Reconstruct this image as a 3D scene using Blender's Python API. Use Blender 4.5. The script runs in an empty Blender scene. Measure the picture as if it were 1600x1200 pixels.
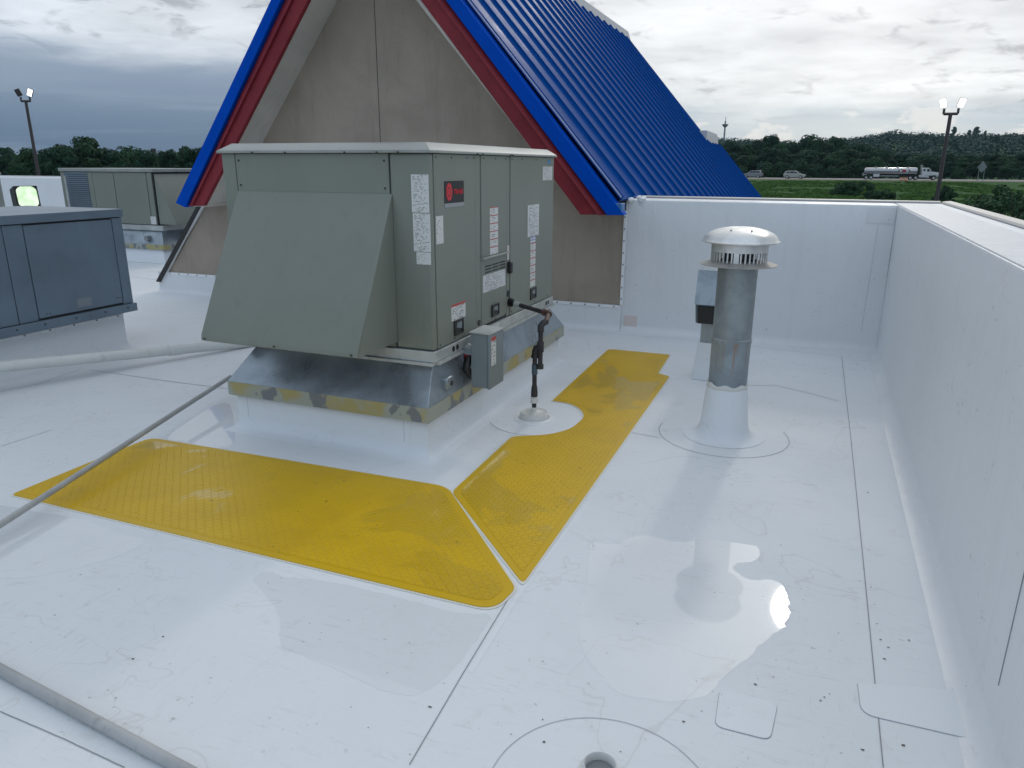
import bpy, bmesh, math, random
import numpy as np
from mathutils import Vector, Matrix, noise as mnoise
C = bpy.context.scene.collection
PI = math.pi
R = math.radians
sc = bpy.context.scene

# ------------------------------------------------------------------ camera
def _rz(a): return np.array([[math.cos(a), -math.sin(a), 0], [math.sin(a), math.cos(a), 0], [0, 0, 1]])
_a, _b, _c, FPX = 0.384207124, 1.28160566, 0.00438614955, 1146.36425
CAM = _rz(_a) @ np.array([[1, 0, 0], [0, math.cos(_b), -math.sin(_b)], [0, math.sin(_b), math.cos(_b)]]) @ _rz(_c)
EYE = np.array([0, 0, 1.75])
cam = bpy.data.objects.new('camera', bpy.data.cameras.new('camera'))
C.objects.link(cam)
m4 = Matrix([list(CAM[i]) + [EYE[i]] for i in range(3)] + [[0, 0, 0, 1]])
cam.matrix_world = m4
cam.data.sensor_width = 36
cam.data.lens = FPX / 1600 * 36
cam.data.clip_start = 0.05
cam.data.clip_end = 20000
sc.camera = cam

def at(u, v, ax, c):
    """point where the sight line through photo pixel (u, v) meets the plane coordinate[ax] = c"""
    d = CAM @ np.array([u - 800, 600 - v, -FPX])
    t = (c - EYE[ax]) / d[ax]
    return Vector(EYE + t * d)
def fl(u, v, z=0.0): return at(u, v, 2, z)

# ------------------------------------------------------------------ world
SUN_EL, SUN_AZ = R(31.2), R(2.0)          # azimuth from +Y towards +X
SUN = Vector((math.cos(SUN_EL) * math.sin(SUN_AZ), math.cos(SUN_EL) * math.cos(SUN_AZ), math.sin(SUN_EL)))
world = bpy.data.worlds.new('World'); sc.world = world; world.use_nodes = True
nt = world.node_tree; nt.nodes.clear()

class NT:
    def __init__(s, nt): s.nt = nt
    def n(s, t, **kw):
        x = s.nt.nodes.new(t)
        for k, v in kw.items(): setattr(x, k, v)
        return x
    def put(s, sock, v):
        if v is None: return
        if isinstance(v, bpy.types.NodeSocket): s.nt.links.new(v, sock)
        elif isinstance(v, (tuple, list)) and sock.type == 'RGBA' and len(v) == 3: sock.default_value = (*v, 1)
        else: sock.default_value = v
    def m(s, op, a, b=None, c=None, clamp=False):
        x = s.n('ShaderNodeMath', operation=op, use_clamp=clamp)
        s.put(x.inputs[0], a); s.put(x.inputs[1], b)
        if c is not None: s.put(x.inputs[2], c)
        return x.outputs[0]
    def ss(s, v, a, b):
        x = s.n('ShaderNodeMapRange', interpolation_type='SMOOTHSTEP')
        s.put(x.inputs[0], v); s.put(x.inputs[1], a); s.put(x.inputs[2], b)
        return x.outputs[0]
    def lin(s, v, a, b, c=0., d=1.):
        x = s.n('ShaderNodeMapRange')
        for i, q in enumerate((v, a, b, c, d)): s.put(x.inputs[i], q)
        return x.outputs[0]
    def mix(s, f, a, b, mode='MIX'):
        x = s.n('ShaderNodeMix', data_type='RGBA', blend_type=mode)
        s.put(x.inputs[0], f); s.put(x.inputs[6], a); s.put(x.inputs[7], b)
        return x.outputs[2]
    def noise(s, vec, scale, detail=4, rough=.55, dist=0., out=0):
        x = s.n('ShaderNodeTexNoise')
        s.put(x.inputs['Vector'], vec)
        for k, q in (('Scale', scale), ('Detail', detail), ('Roughness', rough), ('Distortion', dist)): s.put(x.inputs[k], q)
        return x.outputs[out]
    def vmul(s, vec, k):
        x = s.n('ShaderNodeVectorMath', operation='MULTIPLY'); s.put(x.inputs[0], vec); s.put(x.inputs[1], k); return x.outputs[0]
    def xyz(s, vec):
        x = s.n('ShaderNodeSeparateXYZ'); s.put(x.inputs[0], vec); return x.outputs
    def comb(s, a, b, c):
        x = s.n('ShaderNodeCombineXYZ'); s.put(x.inputs[0], a); s.put(x.inputs[1], b); s.put(x.inputs[2], c); return x.outputs[0]

W = NT(nt)
gen = W.n('ShaderNodeTexCoord').outputs['Generated']
X, Y, Z = W.xyz(gen)
Zc = W.m('MAXIMUM', Z, 0.0)
den = W.m('ADD', Zc, 0.10)
cp = W.comb(W.m('DIVIDE', X, den), W.m('DIVIDE', Y, den), 0.0)      # flat cloud layer seen in perspective
n1 = W.noise(cp, 0.55, 7, .58, .3)
n2 = W.noise(cp, 2.2, 6, .6, .2)
dotn = W.n('ShaderNodeVectorMath', operation='DOT_PRODUCT'); W.put(dotn.inputs[0], gen); dotn.inputs[1].default_value = SUN
cs = W.m('MULTIPLY_ADD', dotn.outputs['Value'], 0.5, 0.5, clamp=True)
front = W.m('POWER', cs, 2.0)
aure = W.m('POWER', W.m('MAXIMUM', dotn.outputs['Value'], 0.), 60.)
upper = W.mix(front, (0.54, 0.67, 0.83), (0.93, 0.935, 0.925))
den2 = W.m('ADD', Zc, 0.22)
cp2 = W.comb(W.m('DIVIDE', X, den2), W.m('DIVIDE', Y, den2), W.m('MULTIPLY', Z, 3.))
n3 = W.noise(cp2, 7.5, 7, .60, .5); n4 = W.noise(cp2, 2.6, 5, .55, .3)
puff = W.m('MULTIPLY', W.ss(n3, .52, .66), W.ss(n4, .40, .56))
det = W.m('SUBTRACT', W.m('ADD', W.m('MULTIPLY', W.ss(n1, .36, .60), .26), W.m('MULTIPLY', W.ss(n2, .38, .62), .10)), W.m('MULTIPLY', puff, .30))
upper = W.mix(1.0, upper, W.n('ShaderNodeCombineColor').outputs[0] if False else W.comb(W.m('ADD', det, .80), W.m('ADD', det, .805), W.m('ADD', det, .82)), 'MULTIPLY')
# darker bank of cloud low over the horizon, higher to the left
right = W.ss(X, -0.55, -0.05)
ztop = W.lin(right, 0, 1, 0.135, 0.072)
es = W.comb(W.m('MULTIPLY', X, 3.), W.m('MULTIPLY', Y, 3.), W.m('MULTIPLY', Z, 16.))
nb = W.noise(es, 1.6, 6, .55, .25)
nb2 = W.noise(W.comb(W.m('MULTIPLY', X, 2.), W.m('MULTIPLY', Y, 2.), W.m('MULTIPLY', Z, 24.)), 1.5, 5, .55, .3)
zz = W.m('ADD', Z, W.m('MULTIPLY', W.m('SUBTRACT', nb, .5), .075))
t = W.ss(zz, W.m('SUBTRACT', ztop, .035), W.m('ADD', ztop, .022))
bankL = W.mix(W.ss(Z, 0.02, 0.12), (0.090, 0.160, 0.275), (0.27, 0.34, 0.46))
bankL = W.mix(W.m('MULTIPLY', W.ss(nb2, .48, .66), .38), bankL, (0.30, 0.38, 0.47))
bankR = W.mix(W.ss(nb2, .35, .65), (0.40, 0.52, 0.63), (0.60, 0.68, 0.74))
bank = W.mix(right, bankL, bankR)
# cumulus heads standing in the low band
cu = W.noise(W.comb(W.m('MULTIPLY', X, 9.), W.m('MULTIPLY', Y, 9.), W.m('MULTIPLY', Z, 20.)), 1.7, 7, .6, .1)
cum = W.m('MULTIPLY', W.ss(W.m('SUBTRACT', cu, W.m('MULTIPLY', Z, 2.6)), .40, .45), W.m('MULTIPLY', right, .8))
bank = W.mix(cum, bank, (0.80, 0.82, 0.82))
col = W.mix(t, bank, upper)
au = W.n('ShaderNodeVectorMath', operation='SCALE'); au.inputs[0].default_value = (1.0, .97, .9); W.put(au.inputs['Scale'], W.m('MULTIPLY', aure, 1.2))
col = W.mix(1.0, col, au.outputs[0], 'ADD')
bg = W.n('ShaderNodeBackground'); W.put(bg.inputs[0], col); bg.inputs[1].default_value = 1.53
sky = W.n('ShaderNodeTexSky', sky_type='NISHITA'); sky.sun_disc = False; sky.sun_elevation = SUN_EL; sky.sun_rotation = SUN_AZ
bg2 = W.n('ShaderNodeBackground'); W.put(bg2.inputs[0], sky.outputs[0]); bg2.inputs[1].default_value = 0.12
mx = W.n('ShaderNodeMixShader'); mx.inputs[0].default_value = 0.9
nt.links.new(bg2.outputs[0], mx.inputs[1]); nt.links.new(bg.outputs[0], mx.inputs[2])
out = W.n('ShaderNodeOutputWorld'); nt.links.new(mx.outputs[0], out.inputs[0])

sun = bpy.data.objects.new('sun', bpy.data.lights.new('sun', 'SUN')); C.objects.link(sun)
sun.data.energy = 0.5; sun.data.angle = R(3.2); sun.data.color = (1, .96, .88)
sun.rotation_euler = SUN.to_track_quat('Z', 'Y').to_euler()
sun.location = (0, 0, 30)
sc.view_settings.view_transform = 'Standard'; sc.view_settings.look = 'None'
sc.view_settings.exposure = -0.6; sc.view_settings.gamma = 1.0
sc.view_settings.use_curve_mapping = False
sc.render.engine = 'CYCLES'
sc.cycles.max_bounces = 7; sc.cycles.diffuse_bounces = 4; sc.cycles.glossy_bounces = 4
sc.cycles.volume_bounces = 0

# ------------------------------------------------------------------ mesh helpers
class MB:
    def __init__(s): s.v = []; s.f = []; s.uv = None
    def add(s, vs, fs):
        o = len(s.v); s.v += [tuple(p) for p in vs]; s.f += [tuple(i + o for i in f) for f in fs]; return s
    def box(s, x0, x1, y0, y1, z0, z1):
        if x0 > x1: x0, x1 = x1, x0
        if y0 > y1: y0, y1 = y1, y0
        if z0 > z1: z0, z1 = z1, z0
        return s.add([(x0, y0, z0), (x1, y0, z0), (x1, y1, z0), (x0, y1, z0), (x0, y0, z1), (x1, y0, z1), (x1, y1, z1), (x0, y1, z1)],
                     [(3, 2, 1, 0), (4, 5, 6, 7), (0, 1, 5, 4), (1, 2, 6, 5), (2, 3, 7, 6), (3, 0, 4, 7)])
    def frust(s, b, t):      # b, t = (x0,x1,y0,y1,z)
        v = []
        for x0, x1, y0, y1, z in (b, t): v += [(x0, y0, z), (x1, y0, z), (x1, y1, z), (x0, y1, z)]
        return s.add(v, [(3, 2, 1, 0), (4, 5, 6, 7), (0, 1, 5, 4), (1, 2, 6, 5), (2, 3, 7, 6), (3, 0, 4, 7)])
    def prism(s, poly, ax, a, b):
        """poly in the two other axes (in x,y,z order), extruded along ax from a to b"""
        n = len(poly); vs = []
        for c in (a, b):
            for p in poly:
                q = list(p); q.insert(ax, c); vs.append(q)
        fs = [tuple(range(n))[::-1], tuple(range(n, 2 * n))] + [(i, (i + 1) % n, (i + 1) % n + n, i + n) for i in range(n)]
        return s.add(vs, fs)
    def tube(s, pts, r, n=12, cap=True):
        pts = [Vector(p) for p in pts]; k = len(pts)
        rs = r if isinstance(r, (list, tuple)) else [r] * k
        vs = []; prev = None
        for i, p in enumerate(pts):
            d = (pts[min(i + 1, k - 1)] - pts[max(i - 1, 0)]).normalized()
            if prev is None:
                u = d.orthogonal().normalized()
            else:
                u = (prev - d * prev.dot(d)).normalized()
            prev = u; w = d.cross(u)
            vs += [p + (u * math.cos(2 * PI * j / n) + w * math.sin(2 * PI * j / n)) * rs[i] for j in range(n)]
        fs = []
        for i in range(k - 1):
            for j in range(n):
                a = i * n + j; b = i * n + (j + 1) % n; fs.append((a, b, b + n, a + n))
        if cap: fs += [tuple(range(n))[::-1], tuple(range((k - 1) * n, k * n))]
        return s.add(vs, fs)
    def lathe(s, prof, cx=0, cy=0, n=32, cap0=False, cap1=False):
        vs = []; k = len(prof)
        for r, z in prof: vs += [(cx + r * math.cos(2 * PI * j / n), cy + r * math.sin(2 * PI * j / n), z) for j in range(n)]
        fs = []
        for i in range(k - 1):
            for j in range(n):
                a = i * n + j; b = i * n + (j + 1) % n; fs.append((a, b, b + n, a + n))
        if cap0: fs.append(tuple(range(n))[::-1])
        if cap1: fs.append(tuple(range((k - 1) * n, k * n)))
        return s.add(vs, fs)
    def sheet(s, poly, h=0.0):
        """flat polygon (list of 3D points); with h a slab of that thickness upwards"""
        n = len(poly)
        if n > 5:
            from mathutils.geometry import tessellate_polygon
            tr = tessellate_polygon([[Vector((p[0], p[1], 0)) for p in poly]])
            if h == 0: return s.add(poly, [tuple(t) for t in tr])
            return s.add([(p[0], p[1], p[2]) for p in poly] + [(p[0], p[1], p[2] + h) for p in poly],
                     [tuple(t) for t in tr] + [tuple(i + n for i in t) for t in tr] + [(i, (i + 1) % n, (i + 1) % n + n, i + n) for i in range(n)])
        if h == 0: return s.add(poly, [tuple(range(n))])
        return s.add([(p[0], p[1], p[2]) for p in poly] + [(p[0], p[1], p[2] + h) for p in poly],
                     [tuple(range(n))[::-1], tuple(range(n, 2 * n))] + [(i, (i + 1) % n, (i + 1) % n + n, i + n) for i in range(n)])

ORI = {}
STUFFY = ('screws', 'lifting_hole', 'louver_slots', 'louver_bars', 'grille_bars', 'roof_ribs', 'knockout', 'rivets')
def obj(name, mb, mat, parent=None, smooth=None, bevel=None, label=None, cat=None, group=None, kind=None, origin=None, seg=2, local=False):
    me = bpy.data.meshes.new(name)
    o = bpy.data.objects.new(name, me)
    if parent is not None and not local: org = ORI.get(parent.name, Vector((0, 0, 0)))
    elif origin is not None: org = Vector(origin)
    else: org = Vector((0, 0, 0))
    vs = [(v[0] - org[0], v[1] - org[1], v[2] - org[2]) for v in mb.v]
    me.from_pydata(vs, [], mb.f); me.update()
    if mb.uv:
        l = me.uv_layers.new(name='UVMap'); l.data.foreach_set('uv', [c for q in mb.uv for c in q])
    bmm = bmesh.new(); bmm.from_mesh(me); bmesh.ops.recalc_face_normals(bmm, faces=bmm.faces)
    bmm.to_mesh(me); bmm.free()
    if smooth is not None:
        me.polygons.foreach_set('use_smooth', [True] * len(me.polygons)); me.set_sharp_from_angle(angle=R(smooth))
    if mat: me.materials.append(mat)
    C.objects.link(o)
    if parent is not None: o.parent = parent
    else: o.location = org
    ORI[o.name] = org
    if bevel:
        b = o.modifiers.new('bevel', 'BEVEL'); b.width = bevel; b.segments = seg; b.limit_method = 'ANGLE'; b.angle_limit = R(35)
        if smooth is None:
            me.polygons.foreach_set('use_smooth', [True] * len(me.polygons)); me.set_sharp_from_angle(angle=R(40))
            b.harden_normals = False
    if kind is None and name in STUFFY: kind = 'stuff'
    tag(o, label, cat, group, kind)
    return o
def tag(o, label=None, cat=None, group=None, kind=None):
    if label: o['label'] = label
    if cat: o['category'] = cat
    if group: o['group'] = group
    if kind: o['kind'] = kind
    return o
def thing(name, loc, label, cat, group=None, rz=0):
    o = bpy.data.objects.new(name, None); C.objects.link(o); o.location = loc; o.rotation_euler = (0, 0, rz)
    o.empty_display_size = .1
    ORI[o.name] = Vector(loc)
    return tag(o, label, cat, group)
def copy_tree(o, parent=None, loc=None, rz=None, scale=None, label=None):
    c = o.copy(); C.objects.link(c); c.parent = parent
    if loc is not None: c.location = loc
    if rz is not None: c.rotation_euler = (0, 0, rz)
    if scale is not None: c.scale = scale
    if label: c['label'] = label
    for ch in list(o.children): copy_tree(ch, c)
    return c

# ------------------------------------------------------------------ materials
def mat(name, base=(.5, .5, .5), rough=.5, metal=0., spec=.5, fn=None, coat=0., coat_rough=.05):
    m = bpy.data.materials.new(name); m.use_nodes = True
    t = NT(m.node_tree); b = m.node_tree.nodes['Principled BSDF']
    t.put(b.inputs['Base Color'], base); b.inputs['Roughness'].default_value = rough
    b.inputs['Metallic'].default_value = metal; b.inputs['Specular IOR Level'].default_value = spec
    b.inputs['Coat Weight'].default_value = coat; b.inputs['Coat Roughness'].default_value = coat_rough
    if fn: fn(t, b)
    return m
def pos(t):  # world position
    return t.n('ShaderNodeNewGeometry').outputs['Position']
def oc(t): return t.n('ShaderNodeTexCoord').outputs['Object']
def bump(t, b, h, strength=.3, dist=.01, key='Normal', nrm=None):
    x = t.n('ShaderNodeBump'); x.inputs['Strength'].default_value = strength; x.inputs['Distance'].default_value = dist
    t.put(x.inputs['Height'], h)
    if nrm: t.put(x.inputs['Normal'], nrm)
    t.put(b.inputs[key], x.outputs[0]); return x.outputs[0]

def membrane(base=(.755, .782, .805), wet=None, wr=(.55, .72), dirt=1.0):
    def fn(t, b):
        P = pos(t)
        big = t.noise(P, .55, 5, .6, .4)
        med = t.noise(P, 3.2, 6, .62, .3)
        st = t.noise(t.vmul(P, (3., 22., 8.)), 2.2, 5, .65, .4)        # faint scuffs along x
        st2 = t.noise(t.vmul(P, (17., 4., 8.)), 2.0, 5, .68, 1.0)
        sm = t.noise(P, 7., 6, .7, 1.2)
        fine = t.noise(P, 90, 3, .6)
        spk = t.noise(P, 38, 2, .5)
        spkm = t.m('MULTIPLY', t.ss(spk, .685, .73), t.ss(med, .46, .62))
        c = t.mix(t.m('MULTIPLY', t.ss(big, .42, .66), .30 * dirt), base, tuple(q * .86 for q in base))
        c = t.mix(t.m('MULTIPLY', t.m('MULTIPLY', t.ss(st, .54, .70), t.ss(med, .38, .62)), .30 * dirt), c, (.50, .50, .49))
        c = t.mix(t.m('MULTIPLY', t.m('MULTIPLY', t.ss(st2, .56, .70), t.ss(big, .46, .60)), .26 * dirt), c, (.50, .48, .45))
        c = t.mix(t.m('MULTIPLY', t.m('MULTIPLY', t.ss(sm, .54, .68), t.ss(med, .44, .60)), .22 * dirt), c, (.52, .50, .47))
        c = t.mix(t.m('MULTIPLY', t.ss(fine, .56, .75), .12 * dirt), c, (.45, .45, .45))
        c = t.mix(t.m('MULTIPLY', spkm, .55 * dirt), c, (.22, .21, .18))
        # dried puddle rims: thin closed contours of a slow noise
        rim = t.noise(P, .9, 4, .5, .6)
        r1 = t.m('SUBTRACT', 1., t.ss(t.m('ABSOLUTE', t.m('SUBTRACT', rim, .56)), 0., .0035))
        c = t.mix(t.m('MULTIPLY', r1, .22 * dirt), c, (.45, .42, .36))
        t.put(b.inputs['Base Color'], c)
        if wet is None:
            w = t.noise(P, .75, 5, .6, .5)
            t.put(b.inputs['Roughness'], t.lin(t.ss(w, .40, .60), 0, 1, wr[1], wr[0]))
        fb = t.noise(P, 220, 2, .5)
        wv = t.noise(P, 1.3, 3, .5)
        hh = t.m('ADD', t.m('MULTIPLY', fb, .03), t.m('MULTIPLY', wv, .8))
        bump(t, b, hh, .35, .012)
        b.inputs['Specular IOR Level'].default_value = .3 if wet else .16
        if wet:
            b.inputs['Coat Weight'].default_value = .85; b.inputs['Coat Roughness'].default_value = .03; b.inputs['Coat IOR'].default_value = 1.33
            t.put(b.inputs['Coat Normal'], t.n('ShaderNodeNewGeometry').outputs['True Normal'])
    return fn
M = {}
M['roof'] = mat('white_membrane', rough=.35, fn=membrane())
M['wet'] = mat('wet_membrane', rough=.4, fn=membrane((.72, .75, .775), wet=True))
def wallfn(t, b):
    P = pos(t)
    big = t.noise(P, 1.1, 4, .55, .3); med = t.noise(P, 5, 5, .6)
    spk = t.noise(P, 30, 2, .5)
    c = t.mix(t.m('MULTIPLY', t.ss(big, .4, .65), .25), (.74, .755, .77), (.66, .675, .69))
    c = t.mix(t.m('MULTIPLY', t.m('MULTIPLY', t.ss(spk, .67, .72), t.ss(med, .5, .62)), .45), c, (.35, .32, .30))
    t.put(b.inputs['Base Color'], c)
    sc1 = t.noise(t.vmul(P, (14., 5., 26.)), 1.0, 4, .7, 1.2)
    c = t.mix(t.m('MULTIPLY', t.m('MULTIPLY', t.ss(sc1, .60, .68), t.ss(med, .48, .60)), .30), c, (.42, .40, .38))
    run = t.noise(t.vmul(P, (7., 5., .35)), 1.6, 5, .62)
    c = t.mix(t.m('MULTIPLY', t.ss(run, .52, .72), .08), c, (.50, .49, .47))
    t.put(b.inputs['Base Color'], c)
    wv = t.noise(t.vmul(P, (1, 1, .45)), 2.6, 4, .55, .3)
    bump(t, b, wv, .8, .035)
M['parapet'] = mat('parapet_membrane', rough=.42, fn=wallfn)
def capfn(t, b):
    P = pos(t)
    wr = t.noise(t.vmul(P, (2., 9., 2.)), 1.6, 5, .6, .8)
    c = t.mix(t.m('MULTIPLY', t.ss(wr, .5, .7), .2), (.70, .70, .71), (.62, .62, .64))
    t.put(b.inputs['Base Color'], c)
    bump(t, b, wr, .8, .03)
M['cap'] = mat('wrinkled_membrane', rough=.4, fn=capfn)
M['seam'] = mat('seam_dirt', (.28, .29, .31), .7)
M['seam_mid'] = mat('patch_edge_dirt', (.40, .41, .43), .7)
M['seam_soft'] = mat('seam_faint', (.50, .52, .55), .6)
M['weld'] = mat('fresh_weld', (.84, .85, .86), .3)
M['patch'] = mat('patch_membrane', rough=.3, fn=membrane((.77, .80, .825), dirt=.5))
M['pink'] = mat('pink_primer', (.70, .60, .57), .6)
def yel(t, b):
    P = pos(t); x, y, z = t.xyz(P)
    S = 1 / .028
    gx = t.m('MULTIPLY', x, S); gy = t.m('MULTIPLY', y, S)
    ix = t.m('FLOOR', gx); iy = t.m('FLOOR', gy)
    par = t.m('MODULO', t.m('ABSOLUTE', t.m('ADD', ix, iy)), 2.)
    fx = t.m('SUBTRACT', t.m('SUBTRACT', gx, ix), .5); fy = t.m('SUBTRACT', t.m('SUBTRACT', gy, iy), .5)
    a = t.m('ADD', fx, fy); d = t.m('SUBTRACT', fx, fy)
    lx = t.mix(par, t.comb(a, d, 0), t.comb(d, a, 0))
    l1, l2, _ = t.xyz(lx)
    e = t.m('ADD', t.m('POWER', t.m('MULTIPLY', l1, 1.25), 2.), t.m('POWER', t.m('MULTIPLY', l2, 4.2), 2.))
    ridge = t.m('SUBTRACT', 1., t.ss(e, .3, 1.))
    w = t.noise(P, 1.05, 5, .6, .6)
    wet = t.ss(w, .53, .565)
    big = t.noise(P, 2.5, 4, .6)
    c = t.mix(t.ss(big, .35, .7), (.69, .43, .004), (.625, .385, .004))
    c = t.mix(t.m('MULTIPLY', t.ss(t.noise(t.vmul(P, (1., 1.4, 1)), 6., 5, .65), .5, .75), .22), c, (.46, .32, .03))
    c = t.mix(t.m('MULTIPLY', wet, .35), c, (.50, .33, .006))
    spk = t.noise(P, 30, 2, .5)
    c = t.mix(t.m('MULTIPLY', t.ss(spk, .72, .75), .6), c, (.08, .06, .02))
    t.put(b.inputs['Base Color'], c)
    t.put(b.inputs['Roughness'], t.lin(wet, 0, 1, .42, .28)); b.inputs['Specular IOR Level'].default_value = .3
    bp = t.n('ShaderNodeBump'); bp.inputs['Strength'].default_value = .8; bp.inputs['Distance'].default_value = .0045
    t.put(bp.inputs['Height'], ridge); t.put(b.inputs['Normal'], bp.outputs[0])
    t.put(b.inputs['Coat Weight'], t.m('MULTIPLY', wet, .6)); b.inputs['Coat Roughness'].default_value = .02; b.inputs['Coat IOR'].default_value = 1.33
    cb = t.n('ShaderNodeBump'); cb.inputs['Distance'].default_value = .004
    t.put(cb.inputs['Strength'], t.lin(t.ss(w, .545, .585), 0, 1, .4, 0.)); t.put(cb.inputs['Height'], ridge)
    t.put(b.inputs['Coat Normal'], cb.outputs[0])
M['yellow'] = mat('yellow_tread', rough=.4, fn=yel)
M['cream'] = mat('backing_cream', (.74, .73, .66), .4)
M['yellow_edge'] = mat('yellow_border', (.62, .39, .006), .4, spec=.3)

def paint(base, rough=.42, var=.10, sc_=2.5, dirt=(.16, .17, .15), da=.25, spec=.4):
    def fn(t, b):
        P = pos(t)
        n = t.noise(P, sc_, 5, .6, .3); st = t.noise(t.vmul(P, (9, 9, .8)), 2, 4, .6)
        c = t.mix(t.ss(n, .3, .7), tuple(q * (1 - var) for q in base), tuple(q * (1 + var) for q in base))
        c = t.mix(t.m('MULTIPLY', t.ss(st, .55, .75), da), c, dirt)
        t.put(b.inputs['Base Color'], c)
        t.put(b.inputs['Roughness'], t.lin(n, .3, .7, rough - .07, rough + .08)); b.inputs['Specular IOR Level'].default_value = spec
        bump(t, b, t.noise(P, 1.6, 2, .5), .25, .01)
    return fn
M['unit'] = mat('unit_paint', rough=.4, fn=paint((.205, .224, .192), .42, .045, 1.5, (.13, .14, .12), .2))
M['unit_dark'] = mat('unit_gap', (.03, .033, .032), .6)
M['unit_top'] = mat('unit_top_paint', rough=.35, fn=paint((.30, .32, .30), .35))
M['grey'] = mat('dark_grey_paint', rough=.4, fn=paint((.145, .195, .245), .38, .12, 1.5, (.08, .1, .13), .2))
M['greybox'] = mat('switch_paint', rough=.4, fn=paint((.20, .24, .26), .4, .06))
M['black'] = mat('black_plastic', (.012, .012, .013), .4)
M['blackpipe'] = mat('black_iron', rough=.45, fn=paint((.035, .033, .035), .45, .3, 14, (.10, .045, .025), .5))
M['rustpipe'] = mat('rusty_iron', rough=.6, fn=paint((.11, .055, .045), .6, .3, 20))
M['tape'] = mat('red_tape', (.45, .02, .04), .4)
M['whitegoo'] = mat('sealant', (.66, .65, .62), .5)
def galv(base=(.50, .54, .58), metal=.75, r=(.22, .42), streak=True):
    def fn(t, b):
        P = pos(t)
        vo = t.n('ShaderNodeTexVoronoi'); t.put(vo.inputs['Vector'], P); vo.inputs['Scale'].default_value = 45
        vv = t.xyz(vo.outputs['Color'])[0]
        n = t.noise(P, 4, 5, .6, .5); st = t.noise(t.vmul(P, (14, 14, 1.2)), 2, 4, .6)
        c = t.mix(t.ss(n, .35, .65), tuple(q * .78 for q in base), tuple(q * 1.1 for q in base))
        c = t.mix(t.m('MULTIPLY', vv, .12), c, (.3, .33, .36))
        if streak: c = t.mix(t.m('MULTIPLY', t.ss(st, .58, .72), .3), c, (.20, .22, .23))
        t.put(b.inputs['Base Color'], c); b.inputs['Metallic'].default_value = metal
        t.put(b.inputs['Roughness'], t.lin(n, .3, .7, r[0], r[1]))
        bump(t, b, t.noise(P, 5, 3, .5), .25, .01)
    return fn
M['galv'] = mat('galvanised_sheet', fn=galv((.34, .39, .43), .55, (.24, .40)))
M['galv_stack'] = mat('weathered_galvanised', fn=galv((.31, .345, .355), .45, (.35, .5)))
M['galv_rail'] = mat('white_oxide_galvanised', fn=galv((.48, .50, .49), .2, (.4, .6)))
def cake(t, b):
    P = pos(t)
    n = t.noise(t.vmul(P, (1, 1, .8)), 7.5, 2, .45, .3); n2 = t.noise(P, 3.0, 3, .5)
    x, y, z = t.xyz(P)
    ye = t.mix(t.ss(n2, .44, .56), (.38, .41, .37), (.42, .37, .17))
    c = t.mix(t.ss(n, .55, .60), ye, (.20, .22, .24))
    t.put(b.inputs['Base Color'], c); b.inputs['Metallic'].default_value = .25
    b.inputs['Roughness'].default_value = .45
    bump(t, b, n, .15, .004)
M['band'] = mat('blotched_adhesive_band', fn=cake)
M['dome'] = mat('dull_aluminium_dome', fn=galv((.80, .80, .78), .45, (.35, .5), False))
M['flange'] = mat('dusty_aluminium', fn=galv((.42, .40, .37), .3, (.5, .65)))
def rustst(t, b):
    galv((.30, .35, .38), .4, (.35, .5))(t, b)
    P = pos(t)
    st = t.noise(t.vmul(P, (34, 34, 1.)), 1.4, 4, .6); x, y, z = t.xyz(P)
    k = t.m('MULTIPLY', t.ss(st, .60, .66), t.ss(z, .40, .56))
    old = b.inputs['Base Color'].links[0].from_socket
    c = t.mix(t.m('MULTIPLY', k, .75), old, (.33, .20, .12))
    t.put(b.inputs['Base Color'], c)
M['stack_low'] = mat('rust_streaked_galvanised', fn=rustst)
def stucco(base):
    def fn(t, b):
        P = pos(t); n = t.noise(P, 60, 4, .6); g = t.noise(P, 1.2, 4, .6, .4); st = t.noise(t.vmul(P, (6, 6, .7)), 1.5, 4, .6)
        c = t.mix(t.ss(g, .35, .65), tuple(q * .90 for q in base), tuple(q * 1.07 for q in base))
        c = t.mix(t.m('MULTIPLY', t.ss(st, .52, .70), .30), c, tuple(q * .7 for q in base))
        c = t.mix(t.m('MULTIPLY', t.ss(n, .5, .7), .18), c, tuple(q * .6 for q in base))
        t.put(b.inputs['Base Color'], c); bump(t, b, n, .8, .010)
    return fn
M['stucco'] = mat('taupe_stucco', rough=.85, fn=stucco((.36, .305, .245)))
M['stucco2'] = mat('pale_stucco', rough=.85, fn=stucco((.60, .56, .50)))
M['red'] = mat('dark_red_fascia', rough=.5, fn=paint((.23, .028, .038), .5, .14, 3, (.10, .02, .02), .15, .2))
M['blue'] = mat('blue_trim', rough=.3, fn=paint((.0, .070, .47), .4, .05, 2.5, (.0, .03, .2), .1, .04))
M['bluepanel'] = mat('blue_roof_metal', rough=.28, fn=paint((.0, .056, .26), .36, .06, 2.5, (.0, .03, .16), .12, .015))
M['white_metal'] = mat('white_metal', (.66, .66, .66), .4)
M['tan_metal'] = mat('tan_edge_metal', (.55, .52, .47), .4)
M['pvc'] = mat('pvc_white', rough=.4, fn=paint((.66, .67, .65), .35, .04, 3, (.42, .39, .34), .3))
M['pvc_grey'] = mat('pvc_weathered', rough=.45, fn=paint((.40, .41, .41), .45, .12, 5, (.2, .2, .2), .5))
M['pole'] = mat('dark_bronze_pole', (.05, .043, .045), .45)
M['steel_grey'] = mat('sign_back', (.20, .225, .23), .5)
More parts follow.
